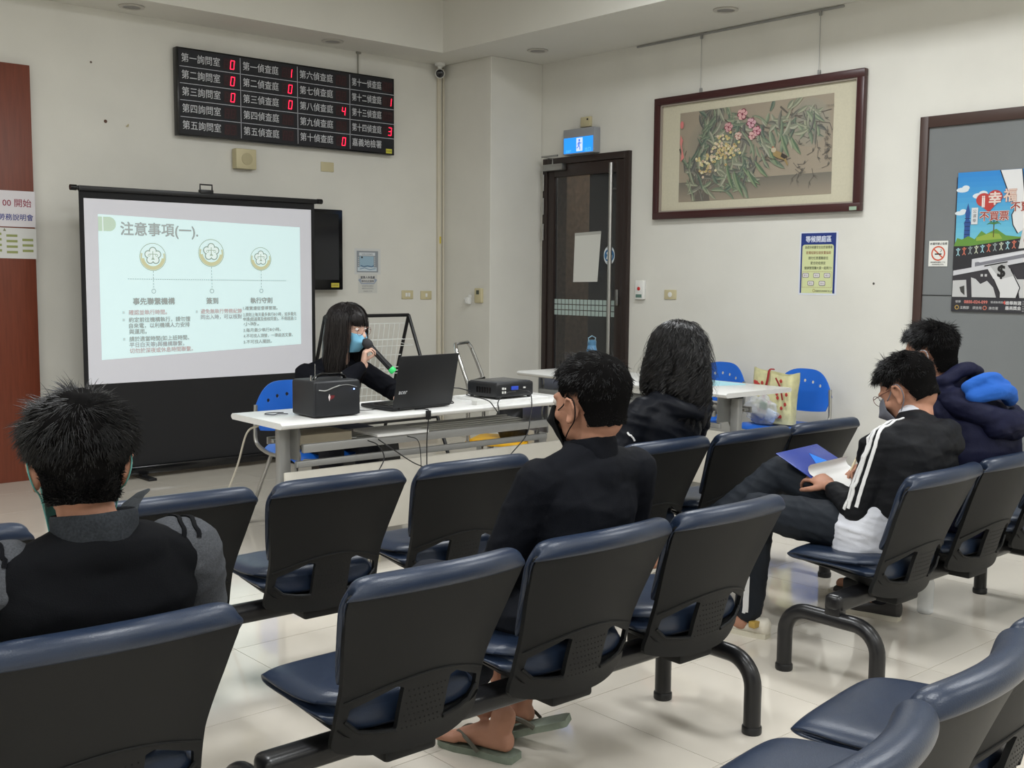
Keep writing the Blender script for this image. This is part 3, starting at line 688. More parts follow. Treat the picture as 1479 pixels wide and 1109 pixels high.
for s_, y_ in (('1.確實遵從督導管理。', .285), ('2.原則上每天最多執行8小時，如多需先', .238), ('  申請(超過需及檢核同意)，不得超過12', .205), ('  小時。', .17), ('3.每月最少執行8小時。', .125), ('4.不可找人頂替，一律函送文書。', .083), ('5.不可找人關說。', .04)): p.text(s_, 1.04, y_, .028, T1, bold=.015, fit=min(.44, .0255*len(s_)*(1 if len(s_) > 14 else 1.0)))
p.build('slide', M_slide, t, wallA(0.155, 0.86, -0.0065) @ Matrix.Scale(0.995, 4))

# ================================================================== ON THE RIGHT WALL
t = thing('exit_sign', 'blue lit emergency exit light box above the dark glass door', 'sign', (XB-0.055, 6.58, 2.41), -PI/2)
MB().box((-0.18, -0.02, 0.0), (0.18, 0.055, 0.205), bev=0.006).build('housing', mat('exit_housing', (150, 152, 156), 0.4), t)
p = Print(); p.rect(-.17, .008, .17, .135, (36, 140, 235)); p.up(); wc = (190, 205, 245)
p.rect(-.022, .02, .05, .128, wc); p.up(); k_ = (60, 110, 215)
p.disc(.012, .108, .010, .010, k_).line([(.012, .095), (.006, .065)], .016, k_).line([(.006, .065), (.022, .048), (.018, .03)], .008, k_).line([(.006, .065), (-.006, .05), (-.018, .046)], .008, k_).line([(.012, .092), (.03, .08), (.036, .09)], .006, k_).line([(.01, .09), (-.008, .082), (-.012, .068)], .006, k_)
p.text('EXIT', -.11, .014, .028, (90, 180, 250), 'c', bold=.01).text('出口', .11, .014, .034, (90, 180, 250), 'c', bold=.01)
p.build('lit_face', print_mat('lit_exit_face', 0.4, emit_s=0.95), t, Matrix.Translation((0, -0.021, 0)) @ Matrix.Rotation(PI/2, 4, 'X'))
t = thing('junction_box', 'small cream junction box just above the blue exit sign', 'box', (XB, 6.55, 2.67), -PI/2)
MB().box((-0.055, -0.03, -0.04), (0.055, 0, 0.04), bev=0.005).build('housing', M_cream, t); MB().box((0.02, -0.033, 0.01), (0.035, -0.03, 0.025)).build('indicator', M_black, t)
# painting
rail = MB().box((XB-0.012, 4.18, HC-0.02), (XB, 6.01, HC-0.005), bev=0.002); tag(rail.build('picture_rail', M_grey), 'thin grey picture rail along the ceiling above the painting', 'rail')
PY0, PY1, PZ0, PZ1 = 3.985, 5.785, 1.845, 2.765
t = thing('framed_painting', 'large framed flower-and-bird ink painting hanging on the right wall', 'painting', (XB, PY1, PZ0))
PW, PH = PY1-PY0, PZ1-PZ0; M_fr = mat('dark_red_frame', (62, 32, 32), 0.3)
TL = Matrix(((0, 0, -1, 0), (-1, 0, 0, 0), (0, 1, 0, 0), (0, 0, 0, 1)))
fr = MB(); fwid = 0.055
fr.box((0, 0, 0.004), (PW, fwid, 0.05), bev=0.006, M=TL).box((0, PH-fwid, 0.004), (PW, PH, 0.05), bev=0.006, M=TL).box((0, fwid-.004, 0.004), (fwid, PH-fwid+.004, 0.05), bev=0.006, M=TL).box((PW-fwid, fwid-.004, 0.004), (PW, PH-fwid+.004, 0.05), bev=0.006, M=TL)
fr.build('frame', M_fr, t)
ir = MB()
for a_, b_, c_, d_ in ((fwid, fwid, PW-fwid, fwid+.01), (fwid, PH-fwid-.01, PW-fwid, PH-fwid), (fwid, fwid+.01, fwid+.01, PH-fwid-.01), (PW-fwid-.01, fwid+.01, PW-fwid, PH-fwid-.01)): ir.box((a_, b_, .012), (c_, d_, .036), M=TL)
ir.build('inner_lip', mat('inner_lip', (150, 140, 130), 0.4), t, flat=True)
MB().box((fwid, fwid, 0.006), (PW-fwid, PH-fwid, 0.014), M=TL).build('mount_board', mat('mount_board', (196, 190, 168), 0.7, noise_amt=.03, noise_scale=60), t, flat=True)
p = Print(); aw, ah = 1.325, 0.665; rnd = random.Random(5)
p.rect(0, 0, aw, ah, (152, 141, 124)); p.up(.0002)
for k in range(40):   # ink washes
    f = k/40; p.rect(aw*.0, ah*(.0+.0), aw*1, ah*.22*(1-f), (int(112+40*f), int(108+33*f), int(98+26*f))); p.up(.00001)
for k in range(12):
    f = k/12; p.disc(aw*.86, ah*.74, aw*.11*(1-f)+.02, ah*.22*(1-f)+.02, (int(150-14*f), int(142-6*f), int(126+0*f)), 26); p.up(.00001)
    p.disc(aw*.30, ah*.60, aw*.24*(1-f*.8), ah*.36*(1-f*.7), (int(148-30*f), int(139-22*f), int(123-14*f)), 26); p.up(.00001)
p.up()
def leaf(x, y, L, a, w_, c1, c2, bend=0.3):
    n = 7; A_ = []; B_ = []; cx, cy, an = x, y, a; mid = []
    for i in range(n+1):
        s_ = i/n; wd = w_*math.sin(PI*min(1, s_*0.93+.07))**.8; A_.append((cx-math.sin(an)*wd, cy+math.cos(an)*wd)); B_.append((cx+math.sin(an)*wd, cy-math.cos(an)*wd)); mid.append((cx, cy))
        cx += L/n*math.cos(an); cy += L/n*math.sin(an); an += bend/n
    cl = lambda q: (min(max(q[0], .002), aw-.002), min(max(q[1], .002), ah-.002))
    for i in range(n): p.poly([cl(A_[i]), cl(mid[i]), cl(mid[i+1]), cl(A_[i+1])], c1, 0); p.poly([cl(mid[i]), cl(B_[i]), cl(B_[i+1]), cl(mid[i+1])], c2, 0)
def clampl(pts): return [(min(max(a, .004), aw-.004), min(max(b, .004), ah-.004)) for a, b in pts]
# trunk
p.poly([(.13, .0), (.30, .0), (.26, .16), (.24, .30), (.33, .48), (.38, .66), (.20, .66), (.22, .5), (.12, .30), (.09, .12)], (104, 98, 90)); p.up()
for k in range(70):
    y_ = rnd.uniform(.01, .62); x_ = .12+.1*y_/.6+rnd.uniform(0, .12); p.line(clampl([(x_, y_), (x_+rnd.uniform(.0, .03), y_+.05), (x_+rnd.uniform(-.01, .04), y_+.1)]), .006, rnd.choice([(82, 78, 74), (122, 116, 106), (92, 88, 84), (136, 128, 116)]), .002)
p.up(); GRN = [((98, 110, 94), (124, 136, 114)), ((84, 98, 88), (112, 124, 108)), ((112, 124, 104), (142, 150, 126)), ((98, 98, 90), (124, 122, 112)), ((120, 124, 106), (156, 158, 136)), ((86, 88, 84), (108, 108, 102)), ((130, 134, 116), (160, 160, 142))]
# branches
for br in ([(.55, .62), (.75, .50), (.92, .47), (1.1, .50), (1.3, .47)], [(.9, .62), (1.0, .55), (1.15, .54), (1.31, .56)], [(.35, .60), (.55, .52), (.68, .42), (.80, .44)], [(.0, .40), (.04, .33), (.07, .38)], [(.75, .28), (.88, .24), (1.0, .26)]):
    p.line(clampl([tuple(v)[:2] for v in spline([(a, b, 0) for a, b in br], 5)]), .014, (96, 90, 82), .005)
for k in range(34):
    x_ = rnd.uniform(1.0, 1.3); y_ = rnd.uniform(.12, .62); a_ = rnd.uniform(-2.6, .6); p.line(clampl([(x_, y_), (x_+.05*math.cos(a_), y_+.05*math.sin(a_)), (x_+.09*math.cos(a_+.3), y_+.09*math.sin(a_+.3))]), .004, (98, 92, 86), .0015)
    leaf(x_+.05*math.cos(a_), y_+.05*math.sin(a_), .028, a_+1, .006, (100, 96, 88), (116, 110, 100))
p.up()
for k in range(300):
    f = rnd.random()
    if f < .38: x_, y_, a_ = rnd.uniform(.05, .62), rnd.uniform(.05, .34), rnd.uniform(-1.4, 2.2)
    elif f < .62: x_, y_, a_ = rnd.uniform(.18, .50), rnd.uniform(.35, .62), rnd.uniform(-.5, 2.6)
    elif f < .80: x_, y_, a_ = rnd.uniform(.5, .85), rnd.uniform(.25, .6), rnd.uniform(-2.2, -.2)
    else: x_, y_, a_ = rnd.uniform(.8, 1.2), rnd.uniform(.42, .62), rnd.uniform(-2.4, 1.0)
    c1, c2 = rnd.choice(GRN); leaf(x_, y_, rnd.uniform(.07, .17), a_, rnd.uniform(.008, .018), c1, c2, rnd.uniform(-1, 1)); p.up(.00001)
for x_, y_, L_ in ((.60, .22, .2), (.52, .2, .22), (.70, .26, .17), (.64, .2, .16), (.92, .42, .17), (1.0, .40, .15), (.82, .34, .15), (.45, .25, .2)):
    leaf(x_, y_, L_, -1.1+rnd.uniform(-.35, .35), .016, (88, 108, 86), (128, 142, 112), .3); p.up(.00001)
# blossoms
for x_, y_, r_, c1, c2 in ((.46, .52, .036, (196, 150, 150), (128, 58, 74)), (.58, .60, .042, (206, 160, 158), (124, 54, 72)), (.66, .53, .038, (200, 158, 166), (120, 56, 76)), (.71, .47, .036, (200, 150, 156), (122, 50, 70)), (.67, .44, .03, (208, 168, 164), (130, 62, 76)), (.55, .45, .03, (206, 182, 168), (150, 92, 88))):
    for k in range(6):
        a_ = k*PI/3+rnd.random()*.4; p.disc(x_+r_*.6*math.cos(a_), min(y_+r_*.6*math.sin(a_), ah-.03), r_*.5, r_*.42, c2 if k % 2 else c1, 12); p.up(.00001)
        p.disc(x_+r_*.55*math.cos(a_), min(y_+r_*.55*math.sin(a_), ah-.03), r_*.36, r_*.3, c1, 12); p.up(.00001)
    p.disc(x_, y_, r_*.2, r_*.2, c2, 10); p.up(.00001)
for k in range(120):
    x_, y_ = (rnd.gauss(.42, .06), rnd.gauss(.36, .05)) if k % 3 else (rnd.gauss(.25, .04), rnd.gauss(.26, .04))
    if not (.03 < x_ < 1.2 and .03 < y_ < .62): continue
    p.disc(x_, y_, .012, .010, rnd.choice([(202, 192, 138), (214, 204, 168), (190, 170, 120), (206, 184, 160)]), 8); p.up(.00001)
    if k % 4 == 0: p.disc(x_, y_, .005, .005, (140, 80, 60), 6); p.up(.00001)
# bird
p.poly([(.84, .345), (.87, .325), (.93, .30), (.96, .27), (.985, .215), (.975, .21), (.95, .25), (.90, .265), (.86, .285)], (150, 128, 86)); p.up().poly([(.93, .30), (.975, .275), (.955, .255), (.92, .275)], (60, 54, 48)).disc(.86, .325, .022, .018, (190, 176, 150), 14); p.up().disc(.855, .345, .006, .006, (190, 80, 50), 8)
p.line([(.79, .285), (.86, .262), (.90, .26)], .004, (90, 84, 76)); p.up()
# calligraphy columns and seals
for k, ch in enumerate('花香鳥語春'): p.text(ch, 1.285, .40-k*.042, .03, (84, 80, 76), 'c')
p.text('丁酉年冬月', 1.30, .58, .012, (90, 86, 80), 'c'); p.disc(.028, .575, .016, .028, (206, 120, 118), 14); p.poly([(.018, .5), (.04, .46), (.03, .42), (.055, .33), (.02, .30), (.03, .38), (.012, .44)], (206, 128, 122))
p.build('painted_silk', M_print, t, Matrix.Translation((-0.0150, -0.235, 0.125)) @ TL)
MB().box((PW-.075, .006, .0505), (PW-.022, .03, .0525), M=TL).build('asset_label', mat('green_label', (150, 170, 150), .5), t, flat=True)
for yy in (5.36, 4.35):
    hb = MB(); hb.cyl((XB-0.018, yy, PZ1-.01), (XB-0.018, yy, HC-0.022), 0.0022, n=6); hb.box((XB-0.022, yy-0.008, PZ1), (XB-0.004, yy+0.008, PZ1+.035), bev=.002).box((XB-0.026, yy-0.008, HC-.05), (XB-0.0125, yy+0.008, HC-.0205), bev=.002)
    hb.build('hanging_wire', M_grey, t, loc=(-XB, -PY1, -PZ0))
# blue bordered poster
p = Print(); pw, ph = .275, .41; bl = (28, 50, 120); cr = (206, 212, 160)
p.rect(-.01, -.012, pw+.014, ph+.008, (214, 218, 226)); p.up().rect(0, 0, pw, ph, bl); p.up().poly([(.012+a_, b_) for a_, b_ in rrect(0, 0, pw-.028, ph-.078, .018)], cr); p.rect(.012, 0, pw-.016, .05, cr); p.up()
p.text('等候開庭區', pw/2, ph-.058, .042, (214, 220, 235), 'c', bold=.02, fit=.20)
for s_, y_, c_ in (('為提供候審安全及舒適環境', .305, (60, 66, 50)), ('若需短期住宿安置協助', .268, (130, 66, 46)), ('請勿任意遷離座位', .232, (64, 70, 54)), ('配合防疫規定', .198, (64, 70, 54)), ('健康管理讓大家一起努力!', .164, (60, 66, 50))): p.text(s_, pw/2+.003, y_, .02, c_, 'c', bold=.01, fit=min(.215, .0195*len(s_)))
for a_, b_, c_, d_ in ((.018, .148, .25, .148), (.018, .04, .25, .04), (.018, .04, .018, .148), (.25, .04, .25, .148)): p.dash((a_, b_), (c_, d_), .0025, (150, 110, 90), .008)
for x_, y_ in ((.045, .122), (.132, .122), (.215, .122), (.088, .068), (.178, .068)):
    p.poly([(x_+a_, y_+b_) for a_, b_ in rrect(-.025, -.016, .025, .016, .008)], (120, 110, 130)); p.up(.0002).poly([(x_+a_, y_+b_) for a_, b_ in rrect(-.021, -.0125, .021, .0125, .006)], (222, 218, 216)); p.up(.0002).text('座位', x_, y_-.006, .014, (100, 80, 90), 'c')
p.ring(.115, .018, .008, .011, (170, 150, 90), n=14).text('嘉義地方檢察署 關心您', .195, .011, .012, (80, 80, 70), 'c')
tag(p.build('waiting_area_poster', M_print, None, wallB(4.455, 1.30, XB-0.0015)), 'yellow-green poster with thick blue border on the right wall below the painting', 'poster')
# no smoking sign
p = Print(); p.rect(0, 0, .125, .158, (220, 220, 214)); p.up().text('本場所禁止吸煙', .0625, .134, .015, (40, 40, 40), 'c', bold=.02).ring(.0625, .08, .037, .046, (196, 84, 60)).line([(.035, .105), (.09, .055)], .009, (196, 84, 60)); p.up().rect(.04, .072, .085, .080, (40, 38, 38)).line([(.075, .088), (.085, .098), (.078, .106)], .004, (120, 110, 104))
p.text('違者處罰新臺幣二千元', .0625, .022, .009, (50, 50, 50), 'c', bold=.01).text('檢舉專線電話申訴', .0625, .008, .009, (60, 60, 60), 'c')
tag(p.build('no_smoking_sign', M_print, None, wallB(3.507, 1.482, XB-0.0165)), 'small white no smoking sign with red circle on the grey panel', 'sign')
# large campaign poster (right edge)
p = Print(); W_, H_ = .62, .845
p.poly([(.015, 0), (W_, 0), (W_, H_), (.03, H_), (.0, H_-.03), (.0, .0)], (52, 50, 56)); p.up(.0002)
for k in range(14):
    f = k/14; y_ = .42+(H_-.42)*f; p.rect(.008, y_, W_, y_+(H_-.42)/14+.001, (int(110-70*f), int(186-60*f), int(206-6*f)))
p.up(.0002)
for x_, y_, r_ in ((.04, .74, .03), (.15, .70, .035), (.03, .60, .025), (.36, .78, .03)): p.disc(x_, y_, r_*1.3, r_*.5, (208, 216, 220), 16); p.disc(x_+.02, y_+.012, r_*.8, r_*.5, (208, 216, 220), 16); p.up(.0001)
p.poly([(.06, .40), (.062, .52), (.058, .54), (.068, .56), (.064, .60), (.08, .66), (.096, .60), (.092, .56), (.102, .54), (.098, .52), (.10, .40)], (44, 78, 140)); p.up(.0002)
for k in range(7): p.rect(.062, .42+k*.024, .098, .425+k*.024, (30, 50, 96))
p.poly([(.0, .40), (.02, .45), (.05, .44), (.09, .46), (.13, .44), (.17, .49), (.2, .47), (.26, .50), (.32, .46), (.4, .45), (W_, .47), (W_, .38), (0, .38)], (96, 140, 60)); p.up(.0002)
p.poly([(.14, .45), (.22, .475), (.28, .47), (.30, .44), (.14, .43)], (140, 164, 70)); p.line([(.245, .45), (.245, .53)], .006, (90, 80, 40)); p.up(.0002)
for a_ in (.3, .9, 1.6, 2.3, 2.9): leaf2 = [(.245, .53), (.245+.03*math.cos(a_), .53+.02*math.sin(a_)), (.245+.045*math.cos(a_), .525+.005*math.sin(a_))]; p.line(leaf2, .008, (70, 120, 60), .002)
p.poly([(0, .26), (0, .40), (.10, .40), (.40, .44), (W_, .46), (W_, .30)], (40, 40, 46)); p.up(.0002)
for k in range(12):   # little dancing figures
    x_ = .03+k*.038; y_ = .355+k*.0045; c_ = [(150, 190, 200), (196, 110, 90), (140, 150, 150), (186, 190, 170)][k % 4]
    p.disc(x_, y_+.028, .006, .006, c_, 10); p.line([(x_-.013, y_+.026), (x_, y_+.014), (x_+.013, y_+.028)], .005, c_).line([(x_, y_+.016), (x_, y_)], .007, c_).line([(x_-.01, y_-.014), (x_, y_), (x_+.01, y_-.014)], .005, c_)
p.up(.0002)
p.poly([(.005, .22), (W_, .335), (W_, .40), (.12, .32), (.12, .27), (.005, .25)], (196, 196, 200)); p.up(.0002).poly([(.14, .30), (W_, .385), (W_, .36), (.14, .275)], (120, 120, 128)); p.up(.0002).poly([(.15, .31), (W_, .40), (W_, .385), (.17, .30)], (206, 206, 210))
p.poly([(.005, .09), (.005, .19), (.09, .195), (.10, .09)], (186, 186, 186)); p.poly([(.13, .09), (.12, .21), (.15, .20), (.18, .17), (.22, .19), (.26, .15), (.28, .09)], (190, 190, 190)); p.poly([(.42, .09), (.40, .2), (.48, .2), (.50, .26), (.52, .26), (.53, .19), (W_, .2), (W_, .09)], (190, 190, 190)); p.up(.0002)
# upper arm dropping the ballot
p.poly([(.27, .845), (.40, .845), (.43, .62), (.47, .56), (.46, .50), (.44, .46), (.42, .49), (.39, .47), (.36, .52), (.35, .58), (.37, .62), (.32, .72)], (214, 214, 214)); p.up(.0002)
p.line([(.27, .845), (.32, .72), (.37, .62), (.35, .58), (.36, .52), (.39, .47)], .006, (30, 30, 34)).line([(.40, .845), (.43, .62), (.47, .56), (.46, .50), (.44, .46)], .006, (30, 30, 34))
p.poly([(.40, .38), (.42, .50), (.50, .48), (.51, .39)], (200, 198, 196)); p.up(.0002).ring(.46, .43, .026, .032, (150, 60, 60)).text('買票', .46, .42, .022, (150, 60, 60), 'c', bold=.02)
# lower hand with the bill
p.poly([(.22, .262), (.26, .20), (.30, .12), (.30, .09), (.40, .09), (.42, .14), (.40, .20), (.36, .26), (.30, .29)], (206, 206, 206)); p.up(.0002).line([(.26, .2), (.30, .12), (.30, .09)], .006, (30, 30, 34)).line([(.36, .26), (.42, .15), (.40, .09)], .006, (30, 30, 34))
p.poly([(.23, .285), (.33, .30), (.38, .22), (.30, .20)], (176, 176, 176)); p.up(.0002).text('$', .305, .215, .09, (26, 26, 28), 'c', bold=.03)
p.poly([(.2, .275), (.34, .30), (.34, .307), (.2, .282)], (24, 24, 26)); p.poly([(.08, .16), (.085, .10), (.06, .12), (.05, .15)], (60, 60, 60))
for x_ in (.18, .205): p.rect(x_, .215, x_+.014, .23, (190, 190, 190))
# heart and slogan
hc = (178, 62, 58)
p.disc(.175, .675, .045, .04, hc, 20).disc(.245, .69, .045, .04, hc, 20).poly([(.132, .665), (.21, .60), (.288, .685), (.21, .70)], hc); p.up(.0002)
p.ring(.175, .675, .0, .001, hc, n=6)
p.text('i', .175, .635, .085, (222, 214, 210), 'c', bold=.05).text('幸', .245, .65, .075, (214, 200, 190), 'c', bold=.03).text('福', .335, .665, .075, (176, 84, 70), 'c', bold=.045)
p.up(.0002).text('福', .335, .665, .075, (210, 190, 176), 'c', bold=.015)
p.rect(.105, .53, .145, .63, (206, 208, 210)); p.up(.0002).text('公', .125, .60, .022, (60, 60, 70), 'c').text('選', .125, .572, .022, (60, 60, 70), 'c').text('舉', .125, .544, .022, (60, 60, 70), 'c')
for s_, x_, y_ in (('不買票', .245, .555), ('不賣票', .43, .605)):
    p.text(s_, x_, y_, .055, (222, 216, 210), 'c', bold=.07); p.up(.0002).text(s_, x_, y_, .055, (150, 62, 54), 'c', bold=.02)
p.poly([(.50, .66), (.55, .70), (W_, .72), (W_, .58), (.52, .60)], (160, 50, 50)); p.up(.0002).text('讚', .585, .63, .06, (214, 200, 190), 'c', bold=.03)
# footer
p.rect(.005, .0, W_, .085, (46, 46, 52)); p.up(.0002).text('檢舉', .03, .055, .016, (200, 200, 200), 'l').text('0800-024-099', .085, .052, .024, (206, 120, 110), 'l', bold=.02).text('撥通後再按', .25, .056, .014, (190, 190, 190)).text('4', .325, .05, .028, (206, 90, 80), bold=.03)
p.ring(.04, .026, .009, .014, (170, 140, 70), n=16).text('法務部', .06, .018, .018, (210, 210, 210)).text('調查局', .14, .018, .018, (190, 190, 190)).ring(.215, .026, .008, .013, (186, 110, 90), n=16).text('廉政署', .24, .018, .018, (190, 190, 190)).text('檢舉賄選', .34, .05, .022, (200, 200, 200), bold=.02).text('最高獎金', .34, .02, .022, (200, 200, 200), bold=.02)
for k in range(5): p.text('檢舉賄選獎金最高新臺幣一千五百萬元', .44, .065-k*.014, .009, (170, 170, 172))
tag(p.build('campaign_poster', M_printg, None, wallB(3.345, 1.205, XB-0.0165)), 'large colourful anti-vote-buying poster on the grey panel at the right edge', 'poster')
#PART3
# ================================================================== TABLES
M_top = mat('table_top_laminate', (214, 214, 212), 0.25, noise_amt=.015, noise_scale=50)
M_edge = mat('table_edge', (205, 205, 202), 0.3)
M_panel = mat('modesty_panel', (196, 192, 182), 0.5)
def folding_table(label, loc, L, D, rz):
    """local: length +x, front (panel side) at y=0, depth +y"""
    t = thing('folding_table', label, 'table', loc, rz)
    pr = [(0, .0), (0, .0)]
    poly = [(0.012, 0.712), (0.0, 0.722), (0.0, 0.731), (0.012, 0.740), (D-0.012, 0.740), (D, 0.731), (D, 0.722), (D-0.012, 0.712)]
    TM = Matrix(((0, 0, 1, 0), (1, 0, 0, 0), (0, 1, 0, 0), (0, 0, 0, 1)))
    MB().prism(poly, 0, L, TM).build('table_top', M_top, t, ang=0.9)
    for s, x in ((1, 0.105), (-1, L-0.105)):
        lg = MB(); lg.box((x-0.03, D*.33, 0.06), (x+0.03, D*.33+0.045, 0.70), bev=0.008)
        g = lg.build('leg', M_grey, t)
        MB().box((x-0.032, D*.33-.003, 0.69), (x+0.032, D*.33+0.048, 0.712), bev=.004).build('leg_cap', M_blackgloss, g)
        MB().box((x-0.03, 0.03, 0.015), (x+0.03, D-0.03, 0.06), bev=0.012).build('foot_bar', M_grey, g)
        for yy in (0.05, D-0.05): MB().cyl((x, yy, 0), (x, yy, 0.016), 0.02).build('leveller', M_black, g)
        br = MB(); br.tube(spline([(x+s*.04, .12, .70), (x+s*.05, .12, .66), (x+s*.035, .13, .62), (x+s*.06, .14, .57), (x+s*.06, .15, .52)], 5), .006)
        br.box((x+s*.03-.004, .09, .55), (x+s*.03+.004, .3, .705)); br.build('folding_bracket', M_steel, t)
    for k in range(5): MB().box((0.15, 0.10+k*0.065, 0.598), (L-0.15, 0.10+k*0.065+0.042, 0.612), bev=0.004).build('shelf_slat', M_steel, t)
    MB().box((0.15, 0.075, 0.585), (L-0.15, 0.10, 0.625), bev=.004).box((0.15, .42 if D > .45 else D-.06, .585), (L-.15, .435 if D > .45 else D-.045, .62), bev=.003).build('shelf_rail', M_grey, t)
    MB().box((0.13, 0.10, 0.515), (L-0.13, 0.125, 0.545), bev=.004).build('cross_rail', M_grey, t)
    MB().box((0.05, 0.065, 0.18), (L-0.05, 0.083, 0.505), bev=0.004).build('modesty_panel', M_panel, t)
    return t
folding_table('white folding table with the laptop, black speaker box and projector on it', (2.455, 4.31, 0), 1.80, 0.50, math.radians(-1.5))
folding_table('white folding table near the right wall, behind the curly-haired woman', (5.14, 5.76, 0), 1.86, 0.62, math.radians(-90-1.5))

# speaker box
t = thing('portable_speaker', 'black portable speaker box with carry handle on the left of the table', 'speaker', (2.785, 4.37, 0.74), math.radians(-1))
MB().box((-0.125, 0.0, 0.004), (0.125, 0.21, 0.172), bev=0.014, seg=3).build('cabinet', mat('speaker_cabinet', (34, 36, 40), 0.45, bump=.2), t)
MB().box((-0.118, -0.006, 0.010), (0.118, 0.004, 0.164), bev=0.003).build('front_grille', mat('speaker_grille', (24, 26, 31), 0.5, bump=.6, bump_scale=900), t)
gr = MB(); gr.tube(spline([(-.105, -.008, .132), (-.07, -.009, .128), (-.03, -.009, .140), (.01, -.008, .150)], 6), [.003]*18+[.001]); gr.tube(spline([(.0, -.008, .148), (.05, -.008, .150), (.10, -.008, .138)], 6), .0012); gr.build('front_trim', M_grey, t)
p = Print(); p.poly([(0, .02), (.006, .035), (.012, .02), (.006, .0)], (225, 215, 215)).poly([(.012, .028), (.035, .026), (.03, .014), (.01, .006)], (110, 22, 30)); p.build('red_emblem', M_print, t, Matrix.Translation((-0.055, -0.0072, 0.078)) @ Matrix.Rotation(PI/2, 4, 'X'))
MB().lathe([(.0035, 0), (.003, .002)], 12, M=Matrix.Translation((.085, -.006, .128)) @ Matrix.Rotation(PI/2, 4, 'X')).build('power_light', mat('lit_blue_led', (120, 150, 255), .3, emit=(110, 140, 255), emit_s=8), t)
hn = MB(); hn.tube([(-.08, .08, .170), (-.07, .08, .186), (-.04, .08, .196), (.05, .08, .196), (.08, .08, .186), (.09, .08, .170)], .007, sx=1.6); hn.build('carry_handle', M_blackgloss, t)
an = MB(); an.cyl((-.105, .06, .17), (-.105, .06, .195), .005); an.cyl((-.09, .05, .17), (-.09, .05, .25), .0018); an.cyl((.095, .12, .17), (.095, .12, .198), .004); an.build('antenna', M_chrome, t)['kind'] = 'stuff'
# laptop
lt = thing('laptop', 'black laptop with open lid seen from the back on the table', 'laptop', (3.285, 4.385, 0.74), math.radians(4))
MB().box((-0.19, 0.0, 0.004), (0.19, 0.25, 0.022), bev=0.005).build('base', mat('laptop_base', (26, 27, 30), .45), lt)
kb = MB()
for r in range(5):
    for k in range(14): kb.box((-.165+k*.0235, .06+r*.024, .022), (-.165+k*.0235+.02, .06+r*.024+.02, .0245))
o = kb.build('keys', M_blackgloss, lt, flat=True); o['kind'] = 'stuff'
ANG = math.radians(12); LM = Matrix.Translation((0, -0.002, 0.018)) @ Matrix.Rotation(ANG, 4, 'X')
ld = MB().box((-0.192, -0.008, 0.0), (0.192, 0.0, 0.262), bev=0.0035, M=LM); lid = ld.build('lid', mat('laptop_lid', (24, 25, 28), .4, bump=.3, bump_scale=700), lt)
MB().box((-0.18, 0.0, 0.02), (0.18, 0.0015, 0.25), M=LM).build('display', mat('laptop_display', (120, 130, 140), .2, emit=(150, 170, 180), emit_s=.5), lid, flat=True)
MB().cyl((-.15, 0, .016), (.15, 0, .016), .009).build('hinge', M_black, lt)
p = Print(); p.text('acer', 0, 0, .028, (190, 192, 196), 'l', bold=.02, slant=.15, fit=.052); p.build('logo', M_print, lid, LM @ Matrix.Translation((-.172, -.0085, .072)) @ Matrix.Rotation(PI/2, 4, 'X'))
# projector
t = thing('projector', 'black projector with cable ports on the right end of the table', 'projector', (3.755, 4.36, 0.755), math.radians(2))
MB().box((0, 0, 0.008), (0.27, 0.24, 0.085), bev=0.012, seg=3).build('body_housing', mat('projector_body', (30, 31, 34), .4), t)
MB().box((.01, .01, .078), (.26, .23, .089), bev=.006).build('top_cover', mat('projector_top', (64, 66, 70), .25), t)
for x, y in ((.02, .02), (.25, .02), (.02, .22), (.25, .22)): MB().cyl((x, y, -.001), (x, y, .012), .01).build('foot', M_black, t)
pt = MB(); pt.box((.035, -.003, .05), (.047, 0, .062)).box((.052, -.003, .05), (.062, 0, .06)).box((.035, -.003, .03), (.045, 0, .042)).box((.052, -.003, .03), (.062, 0, .042)).box((.19, -.003, .05), (.205, 0, .058)); pt.build('port', M_white, t)['kind'] = 'stuff'
MB().box((.10, -.006, .045), (.15, 0, .065), bev=.002).build('vga_plug', mat('blue_plug', (50, 80, 200), .4), t)
vg = MB()
for k in range(6): vg.box((-.003, .05+k*.02, .03), (0, .06+k*.02, .06))
vg.build('vent', M_blackgloss, t)['kind'] = 'stuff'
MB().cyl((.2, .24, .045), (.2, .262, .045), .03, n=24).build('lens', M_blackgloss, t)
# paper pads under and around
def sheet(name, label, cat, pts, z, th, m, rz=0):
    o = MB().prism(pts, 0, th).build(name, m, None, flat=True, loc=(0, 0, z)); return tag(o, label, cat)
M_paper = mat('white_paper', (226, 226, 224), .7)
sheet('paper_pad', 'white paper pad under the projector on the table', 'paper', [(3.72, 4.33), (4.10, 4.33), (4.10, 4.68), (3.72, 4.68)], .7402, .013, M_paper)
sheet('paper_stack', 'white papers lying between the speaker box and the laptop', 'paper', [(2.96, 4.70), (3.30, 4.66), (3.31, 4.78), (2.98, 4.79)], .7402, .006, M_paper)
sheet('adapter_plug', 'white plug adapter lying beside the projector', 'adapter', [(3.60, 4.34), (3.70, 4.35), (3.70, 4.39), (3.60, 4.38)], .7402, .022, M_white)
sheet('shelf_papers', 'white papers sticking out from the shelf below the laptop', 'paper', [(3.0, 4.36), (3.3, 4.35), (3.3, 4.6), (3.02, 4.6)], .6265, .012, M_paper)
sheet('shelf_box', 'flat beige carton on the shelf under the left end of the table', 'box', [(2.62, 4.435), (2.9, 4.43), (2.9, 4.62), (2.62, 4.62)], .6135, .045, mat('beige_carton', (176, 166, 146), .8))
sheet('blue_papers', 'pale blue papers on the table by the right wall', 'paper', [(5.28, 4.28), (5.62, 4.16), (5.66, 4.52), (5.34, 4.58)], .7402, .006, mat('pale_blue_paper', (160, 205, 216), .7))
